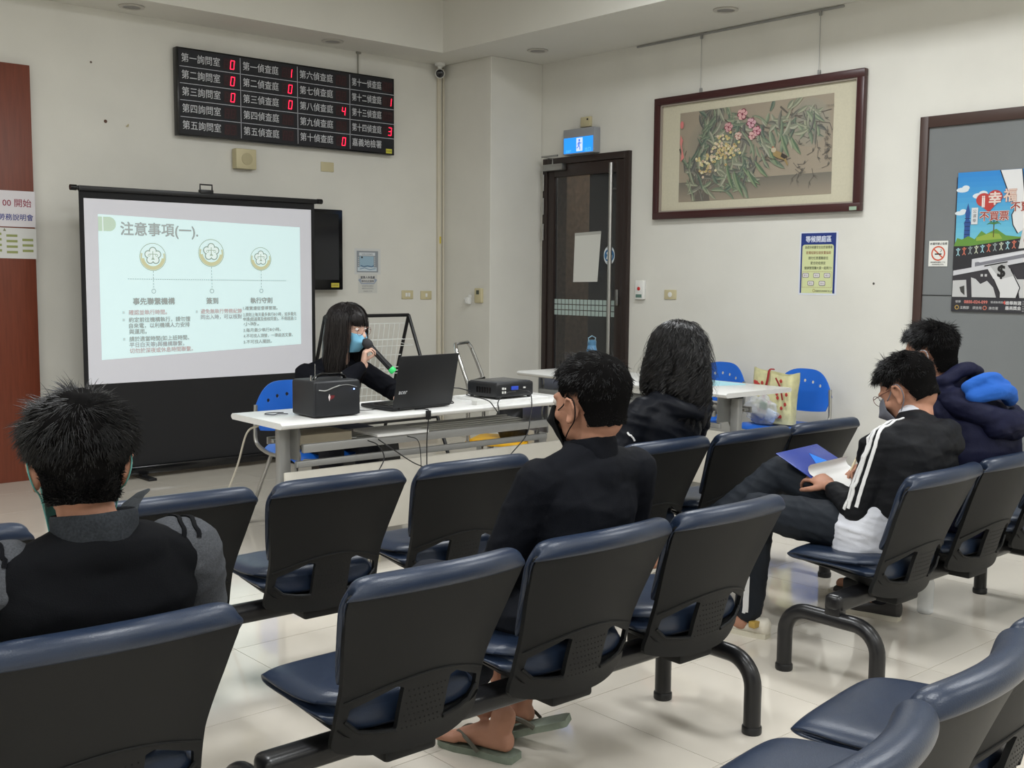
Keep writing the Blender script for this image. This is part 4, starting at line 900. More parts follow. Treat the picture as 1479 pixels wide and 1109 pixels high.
# cables
def cable(label, pts, r=.003, col='black_cable', rgb=(22, 22, 24), loc=None):
    P = spline(pts, 8); o = MB().tube(P, r, 6).build('cable', mat(col, rgb, .5)); return tag(o, label, 'cable')
cable('black cable arching from the laptop to the projector', [(3.51, 4.52, .745), (3.55, 4.58, .775), (3.62, 4.62, .80), (3.70, 4.62, .80), (3.74, 4.56, .785)])
cable('black cable looping beside the laptop hinge', [(3.48, 4.56, .746), (3.54, 4.52, .76), (3.56, 4.48, .744), (3.50, 4.46, .744)])
cable('black cable looping down over the table edge from the projector', [(3.845, 4.35, .80), (3.84, 4.31, .80), (3.76, 4.28, .80), (3.70, 4.285, .76), (3.69, 4.27, .72), (3.68, 4.26, .70), (3.66, 4.27, .73), (3.62, 4.28, .77), (3.58, 4.40, .79)])
cable('grey cable hanging from the projector ports to the floor', [(3.90, 4.35, .80), (3.93, 4.30, .79), (3.92, 4.27, .73), (3.89, 4.25, .66), (3.84, 4.22, .58), (3.70, 4.18, .50), (3.5, 4.12, .40), (3.4, 4.1, .2), (3.38, 4.1, .006), (3.5, 4.0, .006)])
cable('black power cord dropping from the laptop past the panel', [(3.22, 4.36, .745), (3.25, 4.31, .748), (3.255, 4.29, .73), (3.24, 4.285, .6), (3.25, 4.30, .4), (3.22, 4.28, .2), (3.24, 4.26, .006)])
MBt = MB().box((3.235, 4.275, .70), (3.26, 4.292, .745), bev=.004); tag(MBt.build('cord_adapter', M_black), 'small black inline cord block hanging at the table edge', 'adapter')
cable('black cable hanging in a loop under the table, left one', [(2.93, 4.34, .62), (2.96, 4.30, .60), (2.99, 4.29, .54), (2.95, 4.28, .48), (2.90, 4.28, .42), (2.89, 4.28, .3), (2.9, 4.27, .006)])
cable('black cable crossing diagonally under the laptop', [(2.99, 4.34, .62), (3.03, 4.29, .58), (3.15, 4.28, .50), (3.28, 4.27, .43), (3.32, 4.26, .3), (3.35, 4.25, .006)])
cable('thin dark cable hanging below the laptop middle', [(3.16, 4.34, .62), (3.19, 4.29, .60), (3.20, 4.28, .5), (3.19, 4.275, .38), (3.18, 4.27, .2), (3.18, 4.26, .006)], .0022)
cable('beige power cord hanging from the left end of the table', [(2.50, 4.60, .70), (2.47, 4.66, .66), (2.45, 4.72, .5), (2.40, 4.78, .3), (2.36, 4.82, .1), (2.34, 4.86, .006), (2.2, 4.9, .006)], .005, 'beige_cable', (176, 170, 156))
cable('thin black microphone lead lying left of the speaker box', [(2.655, 4.60, .743), (2.62, 4.63, .744), (2.58, 4.60, .744), (2.56, 4.65, .744), (2.60, 4.68, .744), (2.66, 4.65, .744)], .002)
cable('thin dark earphone lead between speaker box and laptop', [(3.0, 4.66, .748), (2.98, 4.58, .744), (3.0, 4.5, .744), (3.05, 4.48, .744), (3.085, 4.5, .745)], .0015)
# ------------------------------------------------------------------ blue chairs
def blue_chair(label, loc, rz):
    """faces local +y; back at y=0"""
    t = thing('plastic_chair', label, 'chair', loc, rz)
    # backrest: curved rounded panel with three holes
    vs = []; fs = []; NU, NV = 20, 14
    def sp(u, v, o):
        top = 0.80; bot = 0.52
        hw = 0.235*(1-0.06*(1-v)); x = u*hw
        zt = top-0.17*(abs(u)**3.2); zb = bot+0.02*u*u; z = zb+(zt-zb)*v
        y = -0.05*v+0.055*u*u+o; return Vector((x, y-0.02, z))
    for o_ in (-.004, .004):
        for j in range(NV+1):
            for i in range(NU+1): vs.append(sp(-1+2*i/NU, j/NV, o_))
    n = (NU+1)*(NV+1); q = lambda i, j, s: s*n+j*(NU+1)+i
    for j in range(NV):
        for i in range(NU): fs += [(q(i, j, 0), q(i+1, j, 0), q(i+1, j+1, 0), q(i, j+1, 0)), (q(i, j, 1), q(i, j+1, 1), q(i+1, j+1, 1), q(i+1, j, 1))]
    for i in range(NU): fs += [(q(i, 0, 0), q(i, 0, 1), q(i+1, 0, 1), q(i+1, 0, 0)), (q(i, NV, 0), q(i+1, NV, 0), q(i+1, NV, 1), q(i, NV, 1))]
    for j in range(NV): fs += [(q(0, j, 0), q(0, j+1, 0), q(0, j+1, 1), q(0, j, 1)), (q(NU, j, 0), q(NU, j, 1), q(NU, j+1, 1), q(NU, j+1, 0))]
    o = link('tmp', MB().add(vs, fs).mesh('b', M_blue)); cm = MB()
    for x, z in ((-.13, .695), (-.065, .715), (0, .722), (.065, .715), (.13, .695)): cm.cyl((x, -.2, z), (x, .2, z), .011, n=14)
    cut = link('c', cm.mesh('c', M_blue)); md = o.modifiers.new('b', 'BOOLEAN'); md.object = cut; md.operation = 'DIFFERENCE'; md.solver = 'EXACT'
    me = evaluated(o, 'backrest', M_blue); bpy.data.objects.remove(cut)
    b = bmesh.new(); b.from_mesh(me); smooth_by_angle(b, .6); b.to_mesh(me); b.free()
    link('backrest', me, t)
    vs = []; fs = []; us = np.linspace(-1, 1, 13); loop = [(.03, .455), (.10, .45), (.25, .442), (.38, .448), (.43, .44), (.445, .42), (.43, .415), (.38, .43), (.25, .425), (.10, .432), (.03, .438)]; n = len(loop)
    for u in us:
        for y, z in loop: vs.append((u*(.215-.03*max(0, (.12-y)/.12)), y+.0-.02*abs(u)**3*(y > .3), z+.014*abs(u)**2.5-.03*max(0, abs(u)-.85)/.15))
    for i in range(len(us)-1):
        for k in range(n): fs.append((i*n+k, i*n+(k+1) % n, (i+1)*n+(k+1) % n, (i+1)*n+k))
    fs += [tuple(range(n)), tuple((len(us)-1)*n+k for k in range(n))[::-1]]
    MB().add(vs, fs).build('seat', M_blue, t, ang=.8)
    for s in (-1, 1):
        MB().tube(spline([(s*.225, .42, 0.0), (s*.215, .40, .25), (s*.20, .385, .42)], 6)+[Vector((s*.19, .30, .432))], .011, 10).build('leg', M_steel, t)
        MB().tube(spline([(s*.235, -.10, 0.0), (s*.222, .02, .22), (s*.205, .13, .42)], 6)+[Vector((s*.19, .22, .432))], .011, 10).build('leg', M_steel, t)
        MB().tube(spline([(s*.20, .28, .425), (s*.225, .14, .425), (s*.24, .03, .47), (s*.238, .01, .56), (s*.228, .0, .68)], 8), .011, 10).build('back_support', M_steel, t)
    MB().cyl((-.19, .3, .43), (.19, .3, .43), .009).cyl((-.19, .15, .428), (.19, .15, .428), .009).build('seat_bar', M_steel, t)
    return t
blue_chair('blue plastic chair behind the speaker table, with the presenter on it', (3.20, 5.50, 0), PI)
blue_chair('blue plastic chair by the right wall holding the patterned bag', (6.30, 4.22, 0), PI/2)
blue_chair('blue plastic chair by the right wall, half hidden behind the curly-haired woman', (6.32, 4.92, 0), PI/2)
# patterned tote bag with clear plastic bags on the chair
M_bag = mat('bag_print', (206, 202, 156), .6, noise_amt=.10, noise_scale=30, bump=.4, bump_scale=25)
t = thing('tote_bag', 'cream floral shopping bag with dark red handles on the blue chair', 'bag', (6.08, 4.26, .458), PI/2)
vs = []; fs = []; nn = 22
for j, z in enumerate((0, .04, .12, .2, .28, .325)):
    for k in range(nn):
        a = 2*PI*k/nn; sx = .155+.012*math.sin(a*3+z*9)+.01*(z > .2); sy = .062-.06*z; c_, s_ = math.cos(a), math.sin(a)
        x = sx*math.copysign(abs(c_)**.45, c_); y = sy*math.copysign(abs(s_)**.45, s_); vs.append((x, y, z+.012*math.sin(a*2+1)*(z > .3)+.02*(x > 0)*(z > .3)))
for j in range(5):
    for k in range(nn): fs.append((j*nn+k, j*nn+(k+1) % nn, (j+1)*nn+(k+1) % nn, (j+1)*nn+k))
fs.append(tuple(range(nn-1, -1, -1)))
MB().add(vs, fs).build('bag_body', M_bag, t, ang=.9)
M_red = mat('dark_red_strap', (140, 36, 34), .6)
MB().tube(spline([(.03, .068, .02), (.045, .070, .15), (.02, .064, .28), (.015, .05, .345), (.0, .02, .35)], 6), .009, 6, sx=.4).build('handle', M_red, t)
MB().tube(spline([(-.05, .074, .30), (-.09, .078, .24), (-.11, .078, .16)], 6), .007, 6, sx=.4).build('handle', M_red, t)
rr = random.Random(4); fl = MB()
for k in range(26):
    x, z = rr.uniform(-.14, .14), rr.uniform(.02, .30)
    if abs(x-.03) < .02: continue
    y = .066-.05*z+.006; fl.ell((x, y, z), (.012, .003, .014), sub=1)
o = fl.build('red_flower_print', mat('flower_red', (176, 60, 56), .6), t); o['kind'] = 'stuff'
t = thing('plastic_bag', 'clear plastic bag with blue-white wrappers in front of the floral bag', 'bag', (5.96, 4.28, .458), PI/2)
rr = random.Random(9); bm = bmesh.new(); bmesh.ops.create_icosphere(bm, subdivisions=4, radius=1)
for v in bm.verts:
    n_ = noise.noise(v.co*2.3)*.3+noise.noise(v.co*6)*.13; c_ = v.co*(1+n_); v.co = Vector((c_.x*.12, c_.y*.05, max(0, .085+c_.z*.095)))
MB().bm(bm).build('bag_film', mat('clear_film', (225, 230, 236), .12, alpha=.38, spec=.8), t, ang=3)
for (x, z, w_, h_, c_, nm) in ((-.08, .06, .07, .075, (190, 206, 232), 'a'), (.02, .04, .10, .05, (58, 74, 130), 'b'), (.06, .09, .06, .06, (214, 216, 220), 'c'), (-.02, .12, .05, .05, (96, 130, 90), 'd')):
    MB().box((-w_/2, -.012, -h_/2), (w_/2, .012, h_/2), bev=.006, M=Matrix.Translation((x, .01*len(nm), z)) @ Matrix.Rotation(.5*(x*9), 4, 'Y')).build('wrapper', mat('wrapper_'+nm, c_, .35), t)
# water bottle on far table
t = thing('water_bottle', 'translucent blue water bottle on the table in front of the glass door', 'bottle', (5.52, 5.40, .741))
MB().lathe([(.034, 0), (.038, .006), (.038, .15), (.030, .185), (.026, .19)], 28).build('bottle_body', mat('blue_clear_plastic', (96, 146, 186), .1, alpha=.6, spec=.7), t)
MB().lathe([(.029, .185), (.031, .19), (.031, .215), (.022, .222)], 28).build('cap', mat('bottle_cap', (70, 110, 140), .3), t)
MB().tube([(.028, 0, .205), (.036, 0, .235), (0, 0, .25), (-.036, 0, .235), (-.028, 0, .205)], .004).build('carry_loop', mat('bottle_loop', (120, 150, 165), .4), t)
MB().lathe([(.0385, .07), (.0387, .071), (.0387, .12), (.0385, .121)], 28).build('label_band', mat('bottle_label', (190, 205, 215), .4), t)
# clear bottle standing on the floor at the right
t = thing('floor_bottle', 'clear plastic bottle standing on the floor under the right bench', 'bottle', (4.33, 2.25, 0.0))
MB().lathe([(.028, 0), (.033, .006), (.033, .13), (.028, .15), (.033, .16), (.033, .18), (.014, .215), (.014, .23)], 28).build('bottle_body', mat('clear_pet', (228, 232, 234), .06, alpha=.42, spec=.9), t)
MB().lathe([(.0145, .222), (.016, .223), (.016, .238), (.014, .24)], 20).build('cap', M_white, t)
# wire rack leaning by the wall
t = thing('wire_rack', 'black framed display rack with white wire grid behind the laptop', 'rack', (4.6, 7.2, 0))
tb = MB(); 
def bar(a, b, r=.014): MBB = MB(); MBB.tube([a, b], r, 8); return MBB
bar((-.12, 0, 1.085), (.66, 0, 1.085)).build('top_bar', M_black, t)
for x in (-.12, .66):
    bar((x, 0, 1.085), (x, -.52, 0.014)).build('front_leg', M_black, t); bar((x, .0, 1.085), (x, .38, .014)).build('rear_leg', M_black, t)
bar((-.12, -.38, .30), (.66, -.38, .30), .010).build('cross_bar', M_black, t)
M_wire = mat('white_wire', (232, 234, 230), .4)
for k in range(15):
    x = -.08+k*.048; MB().tube([(x, .03, 1.02), (x, .16, .38)], .0042, 5).build('grid_wire', M_wire, t)
for k in range(6):
    f = k/5; MB().tube([(-.10, .03+.13*f, 1.02-.64*f), (.64, .03+.13*f, 1.02-.64*f)], .0042, 5).build('grid_wire', M_wire, t)
for k in range(3):
    z = .86-.22*k; yb = .06+.045*k
    MB().tube([(-.1, yb, z), (-.1, yb-.16, z-.01), (.63, yb-.16, z-.01), (.63, yb, z)], .003, 5).tube([(-.1, yb-.16, z+.04), (.63, yb-.16, z+.04)], .003, 5).build('tray_wire', M_wire, t)
# hand truck
t = thing('platform_trolley', 'folding platform trolley with yellow deck and bent chrome handle', 'trolley', (5.08, 6.13, 0), math.radians(-56))
MB().box((-.03, -.19, .20), (.42, .19, .235), bev=.015).build('deck', M_yel, t)
MB().box((.0, -.17, .235), (.40, .17, .241), bev=.002).build('deck_mat', M_yel, t)
MB().tube(spline([(0, -.2, .22), (.0, -.2, .50), (.0, -.2, .62), (-.04, -.195, .74), (-.095, -.18, .88)], 6)+[Vector(p) for p in ((-.11, -.15, .915), (-.113, .15, .915))]+spline([(-.095, .18, .88), (-.04, .195, .74), (.0, .2, .62), (0, .2, .50), (0, .2, .22)], 6), .014, 12).build('handle', M_chrome, t)
MB().box((-.012, -.2, .55), (.012, .2, .66), bev=.004).build('handle_plate', M_black, t)
for x in (.07, .34):
    for y in (-.14, .14):
        w_ = MB().lathe([(.05, -.014), (.058, -.008), (.058, .008), (.05, .014)], 20, M=Matrix.Translation((x, y, .059)) @ Matrix.Rotation(PI/2, 4, 'X')).build('wheel', mat('rubber_wheel', (40, 40, 42), .7), t)
        MB().box((x-.02, y-.025, .10), (x+.02, y+.025, .20), bev=.004).box((x-.012, y-.022, .055), (x+.012, y-.016, .11)).box((x-.012, y+.016, .055), (x+.012, y+.022, .11)).build('fork', M_steel, w_)
t = thing('black_bag', 'soft black bag lying on the yellow trolley deck', 'bag', (5.25, 5.90, .242), math.radians(-56))
bm = bmesh.new(); bmesh.ops.create_icosphere(bm, subdivisions=4, radius=1)
for v in bm.verts:
    n_ = noise.noise(v.co*1.8+Vector((3, 1, 2)))*.22; c_ = v.co*(1+n_); v.co = Vector((c_.x*.14, c_.y*.12, max(0, .11+c_.z*.14)))
MB().bm(bm).build('bag_body', mat('black_nylon', (20, 21, 24), .55, bump=.3), t, ang=3)
MB().tube(spline([(-.05, -.02, .22), (-.03, -.02, .27), (.03, -.02, .27), (.05, -.02, .22)], 6), .006).build('handle', M_black, t)
# dark equipment case on the floor behind the speaker table
t = thing('equipment_case', 'low black case with yellow label on the floor behind the table', 'case', (3.80, 5.72, 0))
MB().prism([(-.27, 0), (.27, 0), (.20, .42), (-.27, .42)], -.12, .12, Matrix(((1, 0, 0, 0), (0, 0, -1, 0), (0, 1, 0, 0), (0, 0, 0, 1)))).build('case_body', M_blackgloss, t)
MB().box((.02, -.1215, .33), (.07, -.12, .37)).build('yellow_label', mat('yellow_tag', (205, 185, 70), .5), t)
# ================================================================== PEOPLE
def V(*a): return Vector(a)
def rings_loft(mb, rings, n=20, p=2.3):
    """rings: (center, ax, ay) ; super-ellipse section, capped by shrinking rings"""
    vs = []; fs = []
    R = []
    c0, a0, b0 = rings[0]; c1, a1, b1 = rings[-1]
    d0 = (Vector(rings[0][0])-Vector(rings[1][0])).normalized(); d1 = (Vector(rings[-1][0])-Vector(rings[-2][0])).normalized()
    for k in (0.15, 0.5, 0.8): f = math.sin(k*PI/2); R.append((Vector(c0)+d0*min(a0.length, b0.length)*math.cos(k*PI/2)*.7, a0*f, b0*f))
    R += [(Vector(c), a, b) for c, a, b in rings]
    for k in (0.8, 0.5, 0.15): f = math.sin(k*PI/2); R.append((Vector(c1)+d1*min(a1.length, b1.length)*math.cos(k*PI/2)*.7, a1*f, b1*f))
    for c, a, b in R:
        for k in range(n):
            t = 2*PI*k/n; ct, st_ = math.cos(t), math.sin(t)
            vs.append(c+a*math.copysign(abs(ct)**(2/p), ct)+b*math.copysign(abs(st_)**(2/p), st_))
    for i in range(len(R)-1):
        for k in range(n): fs.append((i*n+k, i*n+(k+1) % n, (i+1)*n+(k+1) % n, (i+1)*n+k))
    fs.append(tuple(range(n-1, -1, -1))); fs.append(tuple((len(R)-1)*n+k for k in range(n)))
    mb.add(vs, fs)
def cap(mb, p0, p1, r0, r1, n=12):
    p0, p1 = Vector(p0), Vector(p1); d = (p1-p0); L = d.length
    if L < 1e-5: return mb.ell(p0, (r0, r0, r0), sub=2)
    d /= L; P = []; R = []
    for k in (80, 55, 30): a = math.radians(k); P.append(p0-d*r0*math.sin(a)); R.append(r0*math.cos(a))
    P += [p0, p0.lerp(p1, .5), p1]; R += [r0, (r0+r1)/2, r1]
    for k in (30, 55, 80): a = math.radians(k); P.append(p1+d*r1*math.sin(a)); R.append(r1*math.cos(a))
    mb.tube(P, R, n)
def chain(mb, pts, rs, n=12):
    for i in range(len(pts)-1): cap(mb, pts[i], pts[i+1], rs[i], rs[i+1], n)
def fuse(mb, name, m, parent, voxel=.006, smooth=3, disp=None, off=V(0, 0, 0)):
    me = mb.mesh('tmp', m); o = link('tmp', me)
    r = o.modifiers.new('r', 'REMESH'); r.mode = 'VOXEL'; r.voxel_size = voxel; r.adaptivity = 0
    if smooth: s_ = o.modifiers.new('s', 'SMOOTH'); s_.iterations = smooth; s_.factor = .5
    me = evaluated(o, name, m)
    if disp:
        n = len(me.vertices); co = np.empty(n*3); me.vertices.foreach_get('co', co); no = np.empty(n*3); me.vertices.foreach_get('normal', no)
        co = co.reshape(-1, 3); no = no.reshape(-1, 3); co += no*disp(co)[:, None]; me.vertices.foreach_set('co', co.ravel())
    me.polygons.foreach_set('use_smooth', [True]*len(me.polygons)); me.update()
    o = link(name, me, parent); o.location = -off
    return o
def folds(amp=.004, f=14, seed=0, zs=.45, extra=None):
    rs = np.random.RandomState(seed); D = rs.normal(size=(9, 3)); D /= np.linalg.norm(D, axis=1)[:, None]; D[:, 2] *= 1/zs; ph = rs.uniform(0, 6.28, 9); fr = f*rs.uniform(.5, 1.8, 9)
    def g(co):
        w_ = co+.03*np.sin(co[:, [1, 2, 0]]*9)
        v = np.zeros(len(co))
        for k in range(9): v += (1-np.abs(np.sin((w_@D[k])*fr[k]+ph[k])))**3*.5-.12
        v = v*amp*.6
        if extra is not None: v = v+extra(co)
        return v
    return g
def frame(fwd, upv=(0, 0, 1)):
    """matrix with y=fwd, z~up"""
    y = Vector(fwd).normalized(); z = Vector(upv); x = y.cross(z).normalized(); z = x.cross(y).normalized()
    return Matrix(((x.x, y.x, z.x), (x.y, y.y, z.y), (x.z, y.z, z.z)))
SKIN = mat('skin', (172, 126, 104), .55, spec=.3, noise_amt=.05, noise_scale=18, bump=.1)
SKINL = mat('skin_light', (214, 174, 154), .5, noise_amt=.03, noise_scale=18)
HAIRM = mat('black_hair', (9, 8, 9), .42, spec=.3, noise_amt=.2, noise_scale=40)
def head_pieces(mb, c, M, s=1.0, ear_detail=True):
    """c: centre of the head, M: 3x3 frame (y forward)"""
    T = lambda x, y, z: Vector(c)+M @ Vector((x*s, y*s, z*s))
    e = lambda cx, cy, cz, rx, ry, rz, R=None: mb.ell(T(cx, cy, cz), (rx*s, ry*s, rz*s), M if R is None else M @ R, 3)
    e(0, -.014, .03, .074, .092, .080); e(0, .025, -.01, .064, .068, .090); e(0, .03, -.062, .052, .052, .042); e(0, .048, -.088, .028, .032, .022)
    e(0, -.03, -.03, .060, .066, .065)
    chain(mb, [T(0, .088, .018), T(0, .104, -.012), T(0, .108, -.022)], [.008*s, .010*s, .013*s]); e(.011, .096, -.026, .008, .010, .007); e(-.011, .096, -.026, .008, .010, .007)
    e(.030, .066, .022, .024, .020, .010); e(-.030, .066, .022, .024, .020, .010); e(.042, .055, -.022, .022, .022, .022); e(-.042, .055, -.022, .022, .022, .022)
    e(0, .088, -.052, .024, .010, .006); e(0, .087, -.061, .021, .010, .006)
    for sx in (-1, 1):
        e(sx*.074, -.008, -.012, .008, .016, .026)
        chain(mb, [T(sx*.073, .010, -.020), T(sx*.080, .012, .002), T(sx*.088, .0, .018), T(sx*.092, -.016, .014), T(sx*.090, -.022, -.004), T(sx*.082, -.016, -.024), T(sx*.076, -.004, -.036)], [.005*s]*6+[.007*s], 8)
        chain(mb, [T(sx*.074, .008, -.03), T(sx*.078, .006, -.04)], [.007*s, .008*s], 8)
    return T
def eyes(root, T, M, s, off, closed=False):
    for sx in (-1, 1):
        MB().ell(T(sx*.031, .078, .010)-off, (.012*s,)*3, M, 2).build('eye', mat('eye_white', (226, 222, 216), .2), root, ang=3)
        MB().ell(T(sx*.031, .0885, .008)-off, (.0056*s, .0028*s, .0056*s), M, 2).build('iris', mat('iris_dark', (30, 20, 16), .1), root, ang=3)
def brows(mb_, T, s):
    for sx in (-1, 1): mb_.tube([T(sx*.014, .090, .028), T(sx*.032, .090, .034), T(sx*.052, .076, .029)], [.003*s, .0035*s, .002*s], 6)
def hand_pieces(mb, w, d, pn, side, curl=(30, 40, 30), s=1.0, thumb=None, spread=4):
    """w wrist point, d palm direction, pn palm normal (the way fingers curl), side: +1 thumb towards pn x d"""
    d = Vector(d).normalized(); pn = (Vector(pn)-d*Vector(pn).dot(d)).normalized(); x = pn.cross(d)*side
    rings_loft(mb, [(Vector(w), x*.024*s, pn*.016*s), (Vector(w)+d*.03*s, x*.036*s, pn*.017*s), (Vector(w)+d*.075*s, x*.039*s, pn*.012*s)], 14)
    tips = []
    Ls = [.040, .045, .042, .033]
    for k in range(4):
        off_ = (1.5-k)*.0195*s; a = math.radians((1.5-k)*spread); dd = (d*math.cos(a)+x*math.sin(a))
        p = Vector(w)+d*(.080-.004*abs(k-1.0))*s+x*off_; cur = 0; r = .0086-.0006*k; pts = [p]; rs = [r*s]
        cc = curl[k] if isinstance(curl[0], (list, tuple)) else curl
        for j, L in enumerate((Ls[k], Ls[k]*.62, Ls[k]*.5)):
            cur += math.radians(cc[j]); q = dd*math.cos(cur)+pn*math.sin(cur); p = p+q*L*s; pts.append(p); rs.append((r-.0008*(j+1))*s)
        chain(mb, pts, rs, 10); tips.append(p)
    t0 = Vector(w)+d*.022*s+x*.026*s+pn*.004*s
    if thumb is None: td = [(d*.62+x*.72+pn*.25).normalized(), (d*.85+x*.25+pn*.45).normalized(), (d*.85-x*.05+pn*.5).normalized()]
    else: td = [Vector(q).normalized() for q in thumb]
    pts = [t0]
    for L, q in zip((.038, .032, .026), td): pts.append(pts[-1]+q*L*s)
    chain(mb, pts, [.013*s, .0115*s, .0100*s, .0085*s], 10)
    return tips
def torso(mb, P, W, Dp, upx=V(1, 0, 0), grow=0.0):
    """P: spine points low->high, W half widths, Dp half depths"""
    R = []
    for i, p in enumerate(P):
        t = (Vector(P[min(i+1, len(P)-1)])-Vector(P[max(i-1, 0)])).normalized(); a = (upx-t*upx.dot(t)).normalized(); b = t.cross(a)
        R.append((Vector(p), a*(W[i]+grow), b*(Dp[i]+grow)))
    rings_loft(mb, R, 24, 2.5)
def strands(name, P, R, m, parent, off, prof=None):
    """P [n,k,3] polylines, R base radius [n]; three-sided tapering hairs as one mesh"""
    P = np.asarray(P, float); n, k, _ = P.shape; R = np.broadcast_to(np.asarray(R, float), (n,))
    t = np.gradient(P, axis=1); t /= np.linalg.norm(t, axis=2, keepdims=True)+1e-9
    ref = np.array([.31, .52, .79]); a = np.cross(t, ref); a /= np.linalg.norm(a, axis=2, keepdims=True)+1e-9; b = np.cross(t, a)
    prof = np.array(prof if prof is not None else [1-.92*(i/(k-1))**1.5 for i in range(k)])
    r = R[:, None]*prof[None, :]
    V_ = np.stack([P+(a*math.cos(x)+b*math.sin(x))*r[..., None] for x in (0, 2*PI/3, 4*PI/3)], axis=2).reshape(-1, 3)-np.array(off)
    base = (np.arange(n)*k*3)[:, None, None]+(np.arange(k-1)*3)[None, :, None]; j = np.arange(3)[None, None, :]; j2 = (j+1) % 3
    F = np.stack([base+j, base+j2, base+3+j2, base+3+j], axis=-1).reshape(-1, 4)
    me = bpy.data.meshes.new(name); me.vertices.add(len(V_)); me.vertices.foreach_set('co', V_.ravel()); nf = len(F)
    me.loops.add(nf*4); me.loops.foreach_set('vertex_index', F.ravel().astype(np.int32)); me.polygons.add(nf); me.polygons.foreach_set('loop_start', np.arange(nf, dtype=np.int32)*4)
    me.polygons.foreach_set('use_smooth', [True]*nf); me.materials.append(m); me.update(calc_edges=True); me.validate()
    o = link(name, me, parent); o['kind'] = 'stuff'
    return o
def hmap(u, th=0.0, a=(.077, .095, .086)):
    """unit direction -> hair surface of the head, the lower part running down to the nape"""
    x, y, z = u; h = math.hypot(x, y) or 1e-6; r = h
    if z < -.2:
        t = min(1, (-.2-z)/.75); r = max(h, .98-.13*t); zz = -.2-(-.2-z)*1.28
    else: zz = z
    return np.array([x/h*r*(a[0]+th), y/h*r*(a[1]+th)-.012, zz*(a[2]+th)+.028])
def scalp(rng, n, c, M, s, cover):
    """random points on the cranium with normals; cover(x,y,z) keeps some (unit coordinates in the head frame)"""
    out = []; no = []; lo = []
    while len(out) < n:
        v = rng.normal(size=3); v /= np.linalg.norm(v)
        if not cover(*v): continue
        lo.append(v); out.append(hmap(v)*s); nn = v*np.array([1, 1, 1 if v[2] > -.2 else .25])/np.array([.077, .095, .086]); no.append(nn/np.linalg.norm(nn))
    Mn = np.array(M); return np.array(out)@Mn.T+np.array(c), np.array(no)@Mn.T, np.array(lo)
def hair_fall(hc, HM, s, n, cover, L0, L1, seed, kk=14, drift=(0, 0), rad=(.0009, .0019), out=.02, ax=(.089, .106, .100), curl=0.0, cfr=(60, 95), jit=.025, part=0.0):
    """long hair: strands slide down over the skull, then hang"""
    rg = np.random.RandomState(seed); P0, N, U = scalp(rg, n, hc, HM, s, cover); A = np.array(hc); Mn = np.array(HM); ax = np.array(ax)*s; c0 = np.array([0, -.012, .028])*s
    L = rg.uniform(L0, L1, n); P = np.zeros((n, kk, 3)); e = (P0-A)@Mn-c0; e /= np.linalg.norm(e/ax, axis=1)[:, None]; P[:, 0] = (e+c0)@Mn.T+A
    thick = rg.uniform(1.0, 1.10, n)[:, None]
    side = np.sign(U[:, 0:1]-part)*Mn[:, 0][None, :]
    for i in range(1, kk):
        f = i/(kk-1); lo = (P[:, i-1]-A)@Mn-c0; g = lo/ax**2; g /= np.linalg.norm(g, axis=1)[:, None]; nw = g@Mn.T
        r = np.linalg.norm(lo/ax, axis=1); low_ = lo[:, 2] < -.02
        dn = np.array([drift[0]*f, drift[1]*f, -1.])+side*.55*np.clip(nw[:, 2:3], 0, 1)**2
        near = ((r < 1.14) & ~low_)[:, None]
        t = dn-nw*np.sum(dn*nw, 1)[:, None]*near; t /= np.linalg.norm(t, axis=1)[:, None]+1e-6
        hr = nw.copy(); hr[:, 2] = 0; d = t+hr*out*(1-f)+rg.normal(size=(n, 3))*jit; d /= np.linalg.norm(d, axis=1)[:, None]
        Q = P[:, i-1]+d*(L/(kk-1))[:, None]; lo = (Q-A)@Mn-c0; r = np.linalg.norm(lo/ax, axis=1); ins = (r < thick[:, 0]) & (lo[:, 2] > -.03)
        if ins.any(): lo[ins] *= (thick[ins, 0]/r[ins])[:, None]; Q[ins] = (lo[ins]+c0)@Mn.T+A
        P[:, i] = Q
    if curl:
        K = 85; gi = rg.choice(n, K, replace=False); ci = np.argmax(U@U[gi].T, axis=1); gp = P[gi][ci]
        w_ = (np.clip(np.linspace(-.1, 1.1, kk), 0, 1)*.62)[None, :, None]; P = P*(1-w_)+gp*w_
        o_ = P[:, -1]-A; o_[:, 2] = 0; o_ /= np.linalg.norm(o_, axis=1)[:, None]+1e-6; sd = np.cross(o_, [0, 0, 1.]); ph = rg.uniform(0, 6.28, K)[ci]+rg.normal(size=n)*.25; fr = rg.uniform(*cfr, K)[ci]
        s_ = np.arange(kk)[None, :]*(L.mean()/(kk-1)); a_ = curl*np.clip(np.linspace(-.05, 1.2, kk), .05, 1)[None, :]
        P = P+(sd[:, None, :]*np.sin(s_*fr[:, None]+ph[:, None])[..., None]+o_[:, None, :]*np.cos(s_*fr[:, None]+ph[:, None])[..., None])*a_[..., None]
    return P, rg.uniform(*rad, n)
